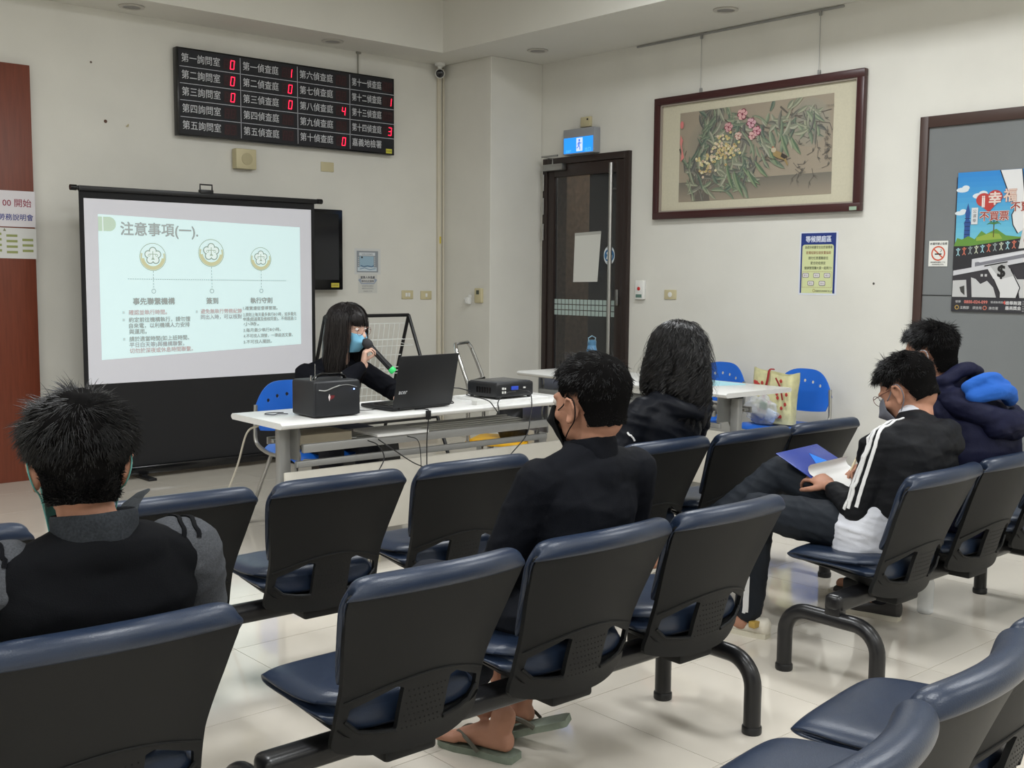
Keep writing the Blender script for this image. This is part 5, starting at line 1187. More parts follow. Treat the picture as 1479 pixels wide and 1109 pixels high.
def short_hair(root, c, M, s, off, seed=0, n=5000, L=.05, puff=.35, cover=None, whorl=(0, -.75, .65), cap_thick=.012, low=-.45, m=None, sidelen=.45, gravity=.5):
    rng = np.random.RandomState(seed); m = m or HAIRM
    def dflt(x, y, z):
        hy = y/(math.hypot(x, y)+1e-6)
        if z < -.22: return z > low and hy < -.20-.22*(-.22-z)
        if z < .05: return hy < -.18 or (hy > .12 and hy < .34 and z > -.1)
        if z < .42: return hy < .42
        return y < .80 or z > .5
    cover = cover or dflt
    # base shell of hair, one fused mass
    mb = MB(); Mn = M
    vs = []; fs = []
    bm = bmesh.new(); bmesh.ops.create_icosphere(bm, subdivisions=5, radius=1)
    kill = [v for v in bm.verts if not cover(v.co.x, v.co.y, v.co.z)]
    bmesh.ops.delete(bm, geom=kill, context='VERTS')
    for v in bm.verts:
        u = v.co.copy(); th = max(.004, cap_thick*.12)+cap_thick*(.88*max(0, min(1, (u.z+.5)/.8)))*(1+.35*noise.noise(u*4+Vector((seed, 0, 0))))
        v.co = Vector(c)+M @ (Vector(hmap(tuple(u), th-.001))*s)-off
    hair = MB().bm(bm).build('hair', mat('hair_base', (12, 11, 11), .9, spec=.05), root, ang=3)
    P0, N, U = scalp(rng, n, c, M, s, cover)
    W = np.array(whorl)/np.linalg.norm(whorl); tang = U-W*(U@W)[:, None]; tang -= U*np.sum(tang*U, 1)[:, None]; tang /= np.linalg.norm(tang, axis=1)[:, None]+1e-6
    ang = np.arccos(np.clip(U@W, -1, 1)); sw = np.cross(U, tang)*np.clip(.9-ang, 0, .9)[:, None]; tang = tang+sw*.8
    tang = tang@np.array(M).T
    Ls = L*s*(sidelen+(1-sidelen)*np.clip((U[:, 2]+.35)/(.9), 0, 1))*rng.uniform(.6, 1.25, n)
    jit = rng.normal(size=(n, 3))*.22; k = 6; P = np.zeros((n, k, 3)); P[:, 0] = P0+N*(cap_thick*.55*np.clip((U[:, 2:3]+.5)/.8, .05, 1))*s
    # clumps share directions
    cl = np.floor(U*5).astype(int)@np.array([73, 179, 283]); cj = np.array([np.random.RandomState(abs(int(x)) % 9999).normal(size=3) for x in cl])*.28
    d = tang+N*(puff*np.clip((U[:, 2:3]+.5)/.9, .1, 1))+jit+cj; d /= np.linalg.norm(d, axis=1)[:, None]
    for i in range(1, k):
        g = np.array([0, 0, -1.])*gravity*(i/k); dd = d+g-N*.12*i/k*(1 if puff < .6 else .3); dd /= np.linalg.norm(dd, axis=1)[:, None]; P[:, i] = P[:, i-1]+dd*(Ls/(k-1))[:, None]
    strands('hair_strands', P, rng.uniform(.0007, .0016, n), m, hair, off)
    return hair
def face_mask(root, T, M, s, off, m, drop=0.0, wid=1.0):
    """pleated mask over nose, mouth and chin with ear loops"""
    vs = []; fs = []; NU, NV = 20, 16
    for o_ in (0, .0018):
        for j in range(NV+1):
            v = j/NV
            for i in range(NU+1):
                u = -1+2*i/NU; a = u*math.radians(62); z = -.004-.098*v-drop
                rx = .071-.020*v; ry = .058+.034*(1-abs(2*v-.75))*1.0+.004
                y = .022+ry*math.cos(a)*(1+.10*(1-u*u)*(1-abs(v-.3)*1.4)); x = rx*math.sin(a)*1.02*wid
                pl = .0015*math.sin(v*6*PI)*(1-u*u); vs.append(T(x, y+pl+o_*2+.004, z+.012*u*u*(v-.5)*-1)-off)
    n = (NU+1)*(NV+1); q = lambda i, j, k: k*n+j*(NU+1)+i
    for j in range(NV):
        for i in range(NU): fs += [(q(i, j, 0), q(i+1, j, 0), q(i+1, j+1, 0), q(i, j+1, 0)), (q(i, j, 1), q(i, j+1, 1), q(i+1, j+1, 1), q(i+1, j, 1))]
    for i in range(NU): fs += [(q(i, 0, 0), q(i, 0, 1), q(i+1, 0, 1), q(i+1, 0, 0)), (q(i, NV, 0), q(i+1, NV, 0), q(i+1, NV, 1), q(i, NV, 1))]
    for j in range(NV): fs += [(q(0, j, 0), q(0, j+1, 0), q(0, j+1, 1), q(0, j, 1)), (q(NU, j, 0), q(NU, j, 1), q(NU, j+1, 1), q(NU, j+1, 0))]
    o = MB().add(vs, fs).build('face_mask', m, root, ang=1.2)
    for sx in (-1, 1):
        st_ = [T(sx*.062*wid, .052, -.012-drop)-off, T(sx*.074, .025, -.0)-off, T(sx*.083, .0, .020)-off, T(sx*.090, -.022, .014)-off, T(sx*.089, -.026, -.012)-off, T(sx*.080, -.012, -.040)-off, T(sx*.068, .016, -.062)-off, T(sx*.050*wid, .048, -.090-drop)-off]
        MB().tube(spline(st_, 5), .0017*s, 6).build('ear_loop', m, o)
    return o
def shoe(name, root, heel, toe, off, m, m2, h=.07, w_=.045, up_=V(0, 0, 1)):
    heel, toe = Vector(heel), Vector(toe); d = (toe-heel); L = d.length; d.normalize(); x = d.cross(up_).normalized(); u_ = x.cross(d)
    q = lambda a, b, c: heel+d*a*L+x*b+u_*c
    mb = MB()
    rings_loft(mb, [(q(.04, 0, h*.62), x*w_*.62, u_*h*.5), (q(.2, 0, h*.62), x*w_*.78, u_*h*.52), (q(.4, 0, h*.52), x*w_*.85, u_*h*.42), (q(.65, 0, h*.38), x*w_*1.0, u_*h*.28), (q(.88, 0, h*.33), x*w_*.85, u_*h*.22)], 18, 2.6)
    mb.v = [tuple(Vector(v)-off) for v in mb.v]; o = mb.build(name, m, root, ang=1.2)
    so = MB(); pts = []
    for t, ww in ((0, .5), (.06, .72), (.25, .8), (.45, .82), (.68, 1.04), (.88, .9), (1.0, .5)): pts.append((t, ww))
    poly = [q(t, ww*w_, 0) for t, ww in pts]+[q(t, -ww*w_, 0) for t, ww in reversed(pts)]; n = len(poly)
    so.add([p-off for p in poly]+[p+u_*h*.28-off for p in poly], [tuple(range(n)), tuple(range(2*n-1, n-1, -1))]+[(i, (i+1) % n, n+(i+1) % n, n+i) for i in range(n)])
    so.build('sole', m2, o); return o
def snap_pts(o, pts, off, lift=.003):
    """put points on the surface of a garment"""
    from mathutils.bvhtree import BVHTree
    me = o.data; t = BVHTree.FromPolygons([tuple(v.co) for v in me.vertices], [tuple(p.vertices) for p in me.polygons]); out = []
    for p in pts:
        c, n, _, _ = t.find_nearest(Vector(p)); out.append((c+n*lift-off, n))
    return out
def ribbon(o, pts, off, w_, name, m, root, lift=.003, n=6, th=.002):
    S_ = snap_pts(o, spline(pts, n), off, lift); vs = []; fs = []
    for i, (p, nn_) in enumerate(S_):
        t = (S_[min(i+1, len(S_)-1)][0]-S_[max(i-1, 0)][0]).normalized(); b = t.cross(nn_).normalized()*w_/2
        vs += [p-b-nn_*th*2, p-b, p+nn_*th*.6, p+b, p+b-nn_*th*2]
    for i in range(len(S_)-1):
        for k in range(4): fs.append((i*5+k, i*5+k+1, (i+1)*5+k+1, (i+1)*5+k))
    return MB().add(vs, fs).build(name, m, root, ang=1)
def stand_collar(root, c, off, m, r=.072, h=.055, tilt=.014, name='collar', th=.008, seed=0):
    vs = []; fs = []; nn = 40; c = Vector(c)
    prof = [(-.03, 1.0, 0), (0, 1.02, 0), (h*.5, 1.02, 0), (h*.9, 1.0, 0), (h, .96, 0), (h*.92, .90, 0), (h*.3, .90, 0), (-.02, .95, 0)]
    for z, f, _ in prof:
        for k in range(nn):
            a = 2*PI*k/nn; w_ = .0025*math.sin(a*5+seed+z*60)
            vs.append(c+V((r*f+w_)*math.cos(a), (r*f+w_)*1.04*math.sin(a), z-tilt*math.sin(a)*(z > -.01))-off)
    for j in range(len(prof)-1):
        for k in range(nn): fs.append((j*nn+k, j*nn+(k+1) % nn, (j+1)*nn+(k+1) % nn, (j+1)*nn+k))
    return MB().add(vs, fs).build(name, m, root, ang=1.5)
def person(label, x, y): return thing('person', label, 'person', (x, y, 0))
def legs_pants(mb, hips, knees, ankles, r=(.098, .070, .052), g=0.0):
    for h_, k_, a_ in zip(hips, knees, ankles): chain(mb, [h_, Vector(h_).lerp(Vector(k_), .5), k_, Vector(k_).lerp(Vector(a_), .45), a_], [r[0]+g, (r[0]+r[1])/2+.004+g, r[1]+g, (r[1]+r[2])/2+.004+g, r[2]+g], 14)
def neck(mb, T, base, s=1.0, r=.054): chain(mb, [T(0, -.018, -.05), (Vector(T(0, -.022, -.09))+Vector(base))/2, base], [r*s, r*s, (r+.006)*s])
FWD = V(0, 1, 0)
# ---------------------------------------------------------------- man in the black jacket (middle bench)
off = V(2.07, 2.08, 0); root = person('man in plain black jacket and black mask, middle bench, seen from behind', 2.07, 2.08)
hc = V(2.115, 2.075, 1.062); HM = frame((-.10, 1, -.10)); s = 1.06
SP = [V(2.07, 2.13, .50), V(2.07, 2.115, .60), V(2.08, 2.085, .70), V(2.09, 2.07, .80), V(2.10, 2.07, .87), V(2.11, 2.065, .925)]
Wd = [.165, .155, .165, .178, .165, .085]; Dd = [.115, .11, .112, .105, .085, .065]
shL, shR = V(1.935, 2.075, .865), V(2.275, 2.055, .865); elL, elR = V(1.865, 2.16, .63), V(2.335, 2.14, .62); wrL, wrR = V(1.955, 2.36, .565), V(2.22, 2.36, .56)
hips = [V(1.98, 2.16, .515), V(2.16, 2.16, .515)]; kn = [V(1.93, 2.54, .50), V(2.20, 2.54, .50)]; an = [V(2.06, 2.44, .12), V(2.20, 2.52, .12)]
mb = MB(); T = head_pieces(mb, hc, HM, s); neck(mb, T, V(2.115, 2.06, .93)); torso(mb, SP, [w_-.03 for w_ in Wd], [w_-.03 for w_ in Dd])
chain(mb, [shL, elL, wrL], [.045, .036, .026]); chain(mb, [shR, elR, wrR], [.045, .036, .026]); legs_pants(mb, hips, kn, an, (.075, .052, .036))
hand_pieces(mb, wrL, (.06, .12, -.03), (0.3, 0, -1), -1, (18, 25, 20)); hand_pieces(mb, wrR, (-.05, .12, -.03), (-.3, 0, -1), 1, (18, 25, 20))
# bare feet in sandals
def bare_foot(mb, heel, toe, ankle, s_=1.0):
    d = (Vector(toe)-Vector(heel)); L = d.length; d.normalize(); x = d.cross(V(0, 0, 1)).normalized(); u_ = x.cross(d); q = lambda a, b, c: Vector(heel)+d*a*L+x*b+u_*c
    rings_loft(mb, [(q(.06, 0, .035), x*.030, u_*.030), (q(.22, 0, .045), x*.033, u_*.042), (q(.42, 0, .042), x*.036, u_*.038), (q(.62, 0, .030), x*.042, u_*.024), (q(.76, 0, .022), x*.044, u_*.016)], 16)
    chain(mb, [ankle, q(.16, 0, .055)], [.038, .034])
    for k in range(5): b = -.033+.0165*k; l_ = (1.0, .985, .96, .92, .87)[k]; chain(mb, [q(.74, b, .018), q(l_-.06, b*1.05, .016), q(l_, b*1.08, .012)], [.011 if k else .014, .009 if k else .013, .0075 if k else .011], 8)
    return q, x, u_, d
F1h, F1t = V(2.055, 2.315, .018), V(1.985, 2.54, .018)
F2h, F2t = V(2.235, 2.29, .085), V(2.13, 2.46, .02)
an[0] = V(2.05, 2.35, .115); an[1] = V(2.17, 2.42, .13)
bq = bare_foot(mb, F1h, F1t, V(2.052, 2.345, .12)); bq2 = bare_foot(mb, F2h+V(-.045, .075, -.02), F2t+V(-.02, .03, 0), V(2.175, 2.40, .15))
fuse(mb, 'body', SKIN, root, .005, 2, None, off); eyes(root, T, HM, s, off)
def sandal(q_h, q_t, u_tilt, name_m, m1, m2, foot):
    q, x, u_, d = foot; heel, toe = Vector(q_h), Vector(q_t); d = (toe-heel); L = d.length+.035; heel = heel-d.normalized()*.02; d.normalize(); x = d.cross(V(0, 0, 1)).normalized(); u_ = x.cross(d)
    pr = [(0, .028), (.05, .036), (.2, .038), (.45, .036), (.7, .046), (.88, .042), (.97, .026), (1.0, .012)]
    poly = [heel+d*t*L+x*w_ for t, w_ in pr]+[heel+d*t*L-x*w_ for t, w_ in reversed(pr)]; n = len(poly)
    o = MB().add([p-u_*.018-off for p in poly]+[p+u_*.002-off for p in poly], [tuple(range(n)), tuple(range(2*n-1, n-1, -1))]+[(i, (i+1) % n, n+(i+1) % n, n+i) for i in range(n)]).build('sandal', m1, root)
    for sg in (-1, 1): MB().tube(spline([heel+d*L*.80+x*.0+u_*.006-off, heel+d*L*.68+x*sg*.026+u_*.040-off, heel+d*L*.50+x*sg*.046+u_*.028-off, heel+d*L*.40+x*sg*.040+u_*.0-off], 6), .0075, 6, sx=.45).build('strap', m2, o)
    return o
sandal(F1h-V(0, 0, 0), F1t, 0, '', mat('sandal_foam', (124, 134, 120), .7, noise_amt=.25, noise_scale=14), mat('sandal_strap', (92, 90, 80), .6), bq)
sandal(F2h, F2t, 0, '', mat('sandal_foam', (124, 134, 120), .7), mat('sandal_strap', (92, 90, 80), .6), bq2)
M_bj = mat('black_jacket', spec=.12, rgb=(13, 15, 21), rough=.72, noise_amt=.08, noise_scale=60, bump=.5, bump_scale=500, sheen=0)
mb = MB(); torso(mb, SP, Wd, Dd)
for a, b, c in ((shL, elL, wrL), (shR, elR, wrR)): chain(mb, [a, Vector(a).lerp(b, .5), b, c], [.068, .064, .054, .038], 14)
chain(mb, [V(1.96, 2.07, .875), V(2.09, 2.06, .915), V(2.25, 2.06, .875)], [.055, .06, .055], 14); chain(mb, [V(2.11, 2.06, .87), V(2.115, 2.068, .905)], [.09, .076], 16); chain(mb, [V(2.03, 2.045, .875), V(2.11, 2.03, .885), V(2.20, 2.04, .875)], [.052, .054, .052], 14)
fuse(mb, 'jacket', M_bj, root, .007, 4, folds(.006, 16, 3), off)
stand_collar(root, (2.115, 2.068, .925), off, M_bj, .069, .044)
mb = MB(); legs_pants(mb, hips, kn, [kn[0].lerp(an[0], .62), kn[1].lerp(an[1], .62)], (.095, .074, .062)); rings_loft(mb, [(V(2.07, 2.12, .50), V(.16, 0, 0), V(0, .11, 0)), (V(2.07, 2.12, .56), V(.155, 0, 0), V(0, .10, 0))])
fuse(mb, 'trousers', mat('dark_grey_trousers', spec=.12, rgb=(38, 40, 46), rough=.85, bump=.4, bump_scale=300), root, .007, 3, folds(.006, 18, 5), off)
short_hair(root, hc, HM, s, off, 1, 9000, .028, .22, whorl=(.1, -.62, .78), cap_thick=.016, low=-.80, sidelen=.22)
face_mask(root, T, HM, s, off, mat('black_mask', spec=.12, rgb=(20, 20, 22), rough=.8))

# ---------------------------------------------------------------- man in black and grey (left)
off = V(.79, 2.12, 0); root = person('man in black jacket with heather grey sleeves, left edge, seen from behind', .79, 2.12)
hc = V(.775, 2.135, 1.032); HM = frame((.30, 1, -.20)); s = 1.03
SP = [V(.78, 2.17, .50), V(.78, 2.15, .60), V(.78, 2.125, .70), V(.785, 2.10, .79), V(.79, 2.10, .85), V(.79, 2.10, .90)]
Wd = [.175, .17, .19, .205, .17, .085]; Dd = [.12, .118, .118, .11, .088, .066]
shL, shR = V(.595, 2.12, .825), V(.985, 2.12, .825); elL, elR = V(.52, 2.20, .60), V(1.06, 2.22, .60); wrL, wrR = V(.66, 2.44, .57), V(.92, 2.44, .57)
hips = [V(.69, 2.2, .515), V(.88, 2.2, .515)]; kn = [V(.65, 2.6, .50), V(.92, 2.6, .50)]; an = [V(.66, 2.62, .09), V(.92, 2.62, .09)]
mb = MB(); T = head_pieces(mb, hc, HM, s); neck(mb, T, V(.785, 2.09, .90)); torso(mb, SP, [w_-.04 for w_ in Wd], [w_-.035 for w_ in Dd])
chain(mb, [shL, elL, wrL], [.045, .036, .026]); chain(mb, [shR, elR, wrR], [.045, .036, .026]); legs_pants(mb, hips, kn, an, (.075, .052, .036))
hand_pieces(mb, wrL, (.06, .12, -.03), (0.3, 0, -1), -1, (18, 25, 20)); hand_pieces(mb, wrR, (-.05, .12, -.03), (-.3, 0, -1), 1, (18, 25, 20))
for a in an: chain(mb, [a, a+V(0, .03, -.04), a+V(0, .14, -.05)], [.036, .034, .026])
fuse(mb, 'body', SKIN, root, .006, 2, None, off); eyes(root, T, HM, s, off)
M_fl = mat('black_fleece', spec=.12, rgb=(11, 12, 15), rough=.9, bump=.5, bump_scale=600, sheen=0); M_hg = mat('heather_grey_fleece', (70, 72, 76), .95, spec=.15, noise_amt=.25, noise_scale=260, bump=.6, bump_scale=500)
mb = MB(); torso(mb, SP, Wd, Dd); chain(mb, [V(.64, 2.10, .83), V(.785, 2.09, .88), V(.94, 2.10, .83)], [.062, .062, .062], 14); chain(mb, [V(.70, 2.07, .855), V(.785, 2.055, .868), V(.87, 2.07, .855)], [.052, .055, .052], 14); chain(mb, [V(.785, 2.09, .84), V(.785, 2.10, .88)], [.085, .080], 16)
fuse(mb, 'jacket', M_fl, root, .008, 5, folds(.006, 12, 8), off)
mb = MB()
for sg, a, b, c in ((-1, shL, elL, wrL), (1, shR, elR, wrR)): chain(mb, [a+V(-sg*.035, 0, .026), a+V(sg*.0, 0, .0), Vector(a).lerp(b, .5)+V(sg*.0, 0, 0), b, c], [.060, .076, .070, .060, .042], 14)
SLV = fuse(mb, 'sleeves', M_hg, root, .008, 4, folds(.008, 14, 11), off)
for sg in (-1, 1):
    for q_ in (0, .026): ribbon(SLV, [V(.785+sg*(.170+q_), 2.04, .885), V(.785+sg*(.178+q_), 2.08, .915), V(.785+sg*(.180+q_), 2.13, .925), V(.785+sg*(.172+q_), 2.18, .905)], off, .009, 'shoulder_piping', M_fl, root)
stand_collar(root, (.785, 2.098, .894), off, mat('grey_collar', (40, 43, 47), .9, noise_amt=.3, noise_scale=200, bump=.4, spec=.15), .079, .050, .012, seed=2)
# turned-up collar flap on the right
fp = MB(); rings_loft(fp, [(V(.855, 2.12, .915), V(.014, 0, 0), V(0, .038, 0)), (V(.875, 2.14, .938), V(.012, 0, .004), V(0, .030, 0)), (V(.90, 2.155, .952), V(.009, 0, .006), V(0, .020, 0)), (V(.918, 2.16, .958), V(.005, 0, .004), V(0, .010, 0))], 14)
fp.v = [tuple(Vector(v)-off) for v in fp.v]; fp.build('collar_flap', mat('flap_grey', (52, 55, 58), .9, noise_amt=.2, noise_scale=200, spec=.15), root, ang=1.5)
mb = MB(); legs_pants(mb, hips, kn, [a+V(0, 0, .0) for a in an], (.095, .074, .058)); rings_loft(mb, [(V(.785, 2.17, .50), V(.17, 0, 0), V(0, .12, 0)), (V(.785, 2.16, .56), V(.165, 0, 0), V(0, .11, 0))])
fuse(mb, 'trousers', mat('dark_grey_trousers', spec=.12, rgb=(38, 40, 46), rough=.85), root, .008, 3, folds(.006, 18, 5), off)
for a in an: shoe('shoe', root, a+V(0, -.07, -.09), a+V(0, .19, -.09), off, mat('dark_shoe', (34, 34, 38), .6), M_white)
short_hair(root, hc+V(0, 0, .0), HM, s, off, 2, 15000, .046, .34, whorl=(.02, -.55, .70), cap_thick=.028, low=-.95, sidelen=.30, gravity=.5, m=mat('soft_black_hair', (19, 18, 18), .42, spec=.4, noise_amt=.25, noise_scale=60))
face_mask(root, T, HM, s, off, mat('teal_mask', (96, 158, 152), .7), drop=.064, wid=1.0)

# ---------------------------------------------------------------- man with the striped jacket (writing)
off = V(3.60, 2.02, 0); root = person('man in black jacket with white sleeve stripes writing in a blue folder', 3.60, 2.02)
hc = V(3.725, 2.045, 1.0); HM = frame((-.05, 1, -.62)); s = 1.05
SP = [V(3.60, 2.03, .50), V(3.61, 1.99, .60), V(3.62, 1.965, .70), V(3.64, 1.96, .78), V(3.66, 1.97, .84), V(3.68, 1.985, .885)]
Wd = [.155, .15, .16, .172, .155, .08]; Dd = [.12, .115, .115, .11, .085, .062]
shL, shR = V(3.515, 2.0, .825), V(3.825, 1.98, .83); elL, elR = V(3.47, 2.07, .585), V(3.87, 2.10, .62); wrL, wrR = V(3.56, 2.24, .635), V(3.76, 2.17, .70)
hips = [V(3.53, 2.08, .505), V(3.69, 2.08, .52)]; kn = [V(3.47, 2.50, .515), V(3.66, 2.53, .635)]; an = [V(3.52, 2.56, .10), V(3.42, 2.78, .34)]
mb = MB(); T = head_pieces(mb, hc, HM, s); neck(mb, T, V(3.685, 1.985, .89), 1.0, .05); torso(mb, SP, [w_-.03 for w_ in Wd], [w_-.03 for w_ in Dd])
chain(mb, [shL, elL, wrL], [.044, .035, .025]); chain(mb, [shR, elR, wrR], [.044, .035, .025]); legs_pants(mb, hips, kn, an, (.075, .052, .036))
hand_pieces(mb, wrL, (.03, .10, .03), (.4, .2, -1), -1, (25, 30, 25)); hand_pieces(mb, wrR, (-.07, .08, -.01), (-.25, -.1, -1), 1, (38, 45, 30), thumb=[(-.6, .2, -.1), (-.8, .3, -.3), (-.8, .4, -.3)])
chain(mb, [an[0], an[0]+V(-.01, .02, -.05), an[0]+V(-.01, .14, -.06)], [.036, .034, .026]); chain(mb, [an[1], an[1]+V(-.04, .06, -.06), an[1]+V(-.08, .15, -.10)], [.036, .034, .026])
fuse(mb, 'body', SKIN, root, .005, 2, None, off); eyes(root, T, HM, s, off)
mb = MB(); torso(mb, SP[:5], [w_-.022 for w_ in Wd[:5]], [w_-.022 for w_ in Dd[:5]]); chain(mb, [V(3.68, 1.985, .885), V(3.69, 1.995, .905)], [.060, .056]); rings_loft(mb, [(V(3.575, 2.075, .455), V(.155, 0, 0), V(0, .125, 0)), (V(3.58, 2.07, .53), V(.165, 0, 0), V(0, .125, 0)), (V(3.60, 2.05, .60), V(.155, 0, 0), V(0, .115, 0))], 20)
fuse(mb, 'shirt', mat('white_shirt', (206, 208, 216), .8, bump=.3), root, .007, 3, folds(.007, 20, 21), off)
M_tj = mat('black_tracksuit', spec=.12, rgb=(24, 25, 28), rough=.6, bump=.3, bump_scale=300)
mb = MB(); torso(mb, [p+V(.012, -.008, .0) for p in SP[1:]], [w_+.010 for w_ in Wd[1:]], [w_+.006 for w_ in Dd[1:]])
for a, b, c in ((shL, elL, wrL), (shR, elR, wrR)): chain(mb, [a, Vector(a).lerp(b, .5), b, Vector(b).lerp(c, .8)], [.066, .062, .056, .040], 14)
# hood lying on the back
chain(mb, [V(3.57, 2.0, .86), V(3.60, 1.93, .865), V(3.68, 1.885, .855), V(3.77, 1.90, .865), V(3.81, 1.97, .865)], [.034, .044, .050, .044, .034], 12); chain(mb, [V(3.64, 1.88, .82), V(3.75, 1.88, .82)], [.05, .05])
chain(mb, [V(3.57, 2.0, .86), V(3.68, 1.96, .875), V(3.79, 1.98, .86)], [.045, .04, .045]); chain(mb, [V(3.575, 2.05, .85), V(3.56, 2.10, .81), V(3.575, 2.12, .75)], [.028, .028, .026])
JK = fuse(mb, 'jacket', M_tj, root, .007, 3, folds(.006, 18, 23), off)
M_st = mat('white_stripe', (216, 216, 216), .7)
def stripe_at(a, b, r0, r1, side, k, n=12):
    a, b = Vector(a), Vector(b); d = (b-a).normalized(); x = Vector(side); x = (x-d*x.dot(d)).normalized(); y = d.cross(x); ang_ = math.radians(24*k); q = x*math.cos(ang_)+y*math.sin(ang_)
    return [a+(b-a)*t+q*((r0+(r1-r0)*t)+.0035) for t in np.linspace(0, 1, n)]
for k in (-1, 0, 1):
    o3 = V(.016, -.029, .006)*k; ribbon(JK, [V(3.575, 2.01, .915)+o3, V(3.49, 2.03, .90)+o3, V(3.44, 2.03, .82)+o3, V(3.42, 2.06, .70)+o3*1.1, V(3.405, 2.08, .60)+o3*1.1], off, .0125, 'sleeve_stripe', M_st, root, n=8)
mb = MB(); legs_pants(mb, hips, kn, an, (.09, .072, .055)); rings_loft(mb, [(V(3.60, 2.08, .49), V(.15, 0, 0), V(0, .11, 0)), (V(3.60, 2.08, .54), V(.145, 0, 0), V(0, .105, 0))])
TR = fuse(mb, 'trousers', mat('black_track_trousers', spec=.12, rgb=(34, 38, 44), rough=.62, bump=.2), root, .007, 3, folds(.007, 18, 25), off)
for k in (-.5, .5):
    o3 = V(-.010, -.022, 0)*k; ribbon(TR, [kn[0]+V(-.07, -.03, -.08)+o3, kn[0].lerp(an[0], .5)+V(-.09, -.04, 0)+o3, an[0]+V(-.07, -.03, .0)+o3], off, .012, 'trouser_stripe', M_st, root, n=8)
M_wsh = mat('white_gold_shoe', (206, 200, 186), .5, noise_amt=.15, noise_scale=20)
sh = shoe('shoe', root, an[0]+V(.02, -.08, -.10), an[0]+V(-.02, .20, -.10), off, M_wsh, mat('white_sole', (196, 190, 172), .5)); MB().box((-.012, -.09, .03), (.03, -.06, .055), bev=.004, M=Matrix.Translation(an[0]+V(-.03, .03, -.085)-off)).build('heel_patch', mat('gold_patch', (170, 140, 70), .4), sh)
shoe('shoe', root, an[1]+V(.03, -.05, -.11), an[1]+V(-.10, .17, -.20), off, M_wsh, mat('white_sole', (196, 190, 172), .5))
short_hair(root, hc, HM, s, off, 4, 8500, .034, .20, whorl=(0, -.55, .84), cap_thick=.016, low=-.85, sidelen=.18, gravity=.35)
face_mask(root, T, HM, s, off, mat('grey_mask', (112, 114, 124), .8))
gl = MB()
for sx in (-1, 1):
    gl.tube([T(sx*.032+.024*math.cos(a), .100, .008+.019*math.sin(a))-off for a in np.linspace(0, 2*PI, 17)], .0012, 5); gl.tube([T(sx*.056, .098, .014)-off, T(sx*.078, .05, .014)-off, T(sx*.083, -.004, .010)-off], .0015, 5)
gl.tube([T(-.009, .102, .012)-off, T(.009, .102, .012)-off], .0012, 5); gl.build('eyeglasses', mat('glasses_metal', (120, 84, 76), .3, metal=.6), root)
# folder, sheet, pencil
fA, fB, fC = V(3.59, 2.50, .722), V(3.79, 2.46, .742), V(3.575, 2.19, .612)
fx = (fB-fA).normalized(); fy = (fA-fC); fy = (fy-fx*fy.dot(fx)).normalized(); fz = fx.cross(fy); fc = (fA+fB)/2-fy*.15
FM = Matrix(((fx.x, fy.x, fz.x, fc.x), (fx.y, fy.y, fz.y, fc.y), (fx.z, fy.z, fz.z, fc.z), (0, 0, 0, 1)))
t = thing('folder', 'open blue plastic folder resting on the crossed legs of the writing man', 'folder', tuple(fc))
LT = Matrix.Translation(-fc) @ FM
MB().box((-.11, -.16, 0), (.11, .15, .004), bev=.0015, M=LT).build('cover', mat('blue_folder', (38, 56, 130), .25, noise_amt=.08, noise_scale=8), t)
MB().prism([(-.03, -.01), (.05, .02), (.02, .10)], .0042, .006, LT).build('inner_flap', mat('bright_blue_flap', (30, 110, 200), .35), t, flat=True)
t = thing('worksheet', 'white sheet curling up on the blue folder', 'paper', tuple(fc)); vs = []; fs = []
L2 = LT
for o_ in (0, .001):
    for i in range(13):
        u = i/12; a_ = max(0, u-.72)/.28*2.4
        for j in range(2): vs.append(L2 @ V(-.10+.20*j, -.155+.17*min(u, .72)+.02*math.sin(a_)*1.0, .0075+o_+.02*(1-math.cos(a_))))
for k in range(2):
    for i in range(12): fs.append((k*26+i*2, k*26+i*2+1, k*26+i*2+3, k*26+i*2+2))
for i in range(12): fs += [(i*2, i*2+2, 26+i*2+2, 26+i*2), (i*2+1, 26+i*2+1, 26+i*2+3, i*2+3)]
fs += [(0, 26, 27, 1), (24, 25, 51, 50)]
MB().add(vs, fs).build('sheet', M_paper, t, ang=1)
t = thing('pencil', 'cream pencil held in the writing hand', 'pencil', (3.68, 2.235, .675)); MB().tube([(0, 0, 0), (.006, -.002, .012), (.06, -.02, .11)], [.001, .0042, .0042], 8).build('shaft', mat('cream_pencil', (220, 208, 176), .5), t)

# ---------------------------------------------------------------- man with the blue hood (right edge)
off = V(4.16, 2.0, 0); root = person('man in dark navy coat with bright blue hood lining, right edge', 4.16, 2.0)
hc = V(4.105, 2.165, 1.105); HM = frame((-.16, 1, -.22)); s = 1.02
SP = [V(4.13, 2.02, .50), V(4.14, 2.01, .62), V(4.16, 1.995, .74), V(4.17, 2.01, .84), V(4.16, 2.05, .91), V(4.14, 2.08, .96)]
Wd = [.20, .21, .225, .22, .18, .10]; Dd = [.15, .155, .155, .145, .11, .08]
shL, shR = V(4.0, 2.07, .87), V(4.355, 2.03, .87); elL, elR = V(3.985, 2.20, .64), V(4.42, 2.18, .62); wrL, wrR = V(4.02, 2.40, .56), V(4.25, 2.42, .56)
hips = [V(4.05, 2.10, .515), V(4.24, 2.10, .515)]; kn = [V(4.03, 2.48, .49), V(4.30, 2.50, .49)]; an = [V(4.13, 2.34, .10), V(4.32, 2.5, .10)]
mb = MB(); T = head_pieces(mb, hc, HM, s); neck(mb, T, V(4.13, 2.09, .95)); torso(mb, SP, [w_-.06 for w_ in Wd], [w_-.05 for w_ in Dd])
chain(mb, [shL, elL, wrL], [.045, .036, .026]); chain(mb, [shR, elR, wrR], [.045, .036, .026]); legs_pants(mb, hips, kn, an, (.075, .052, .036))
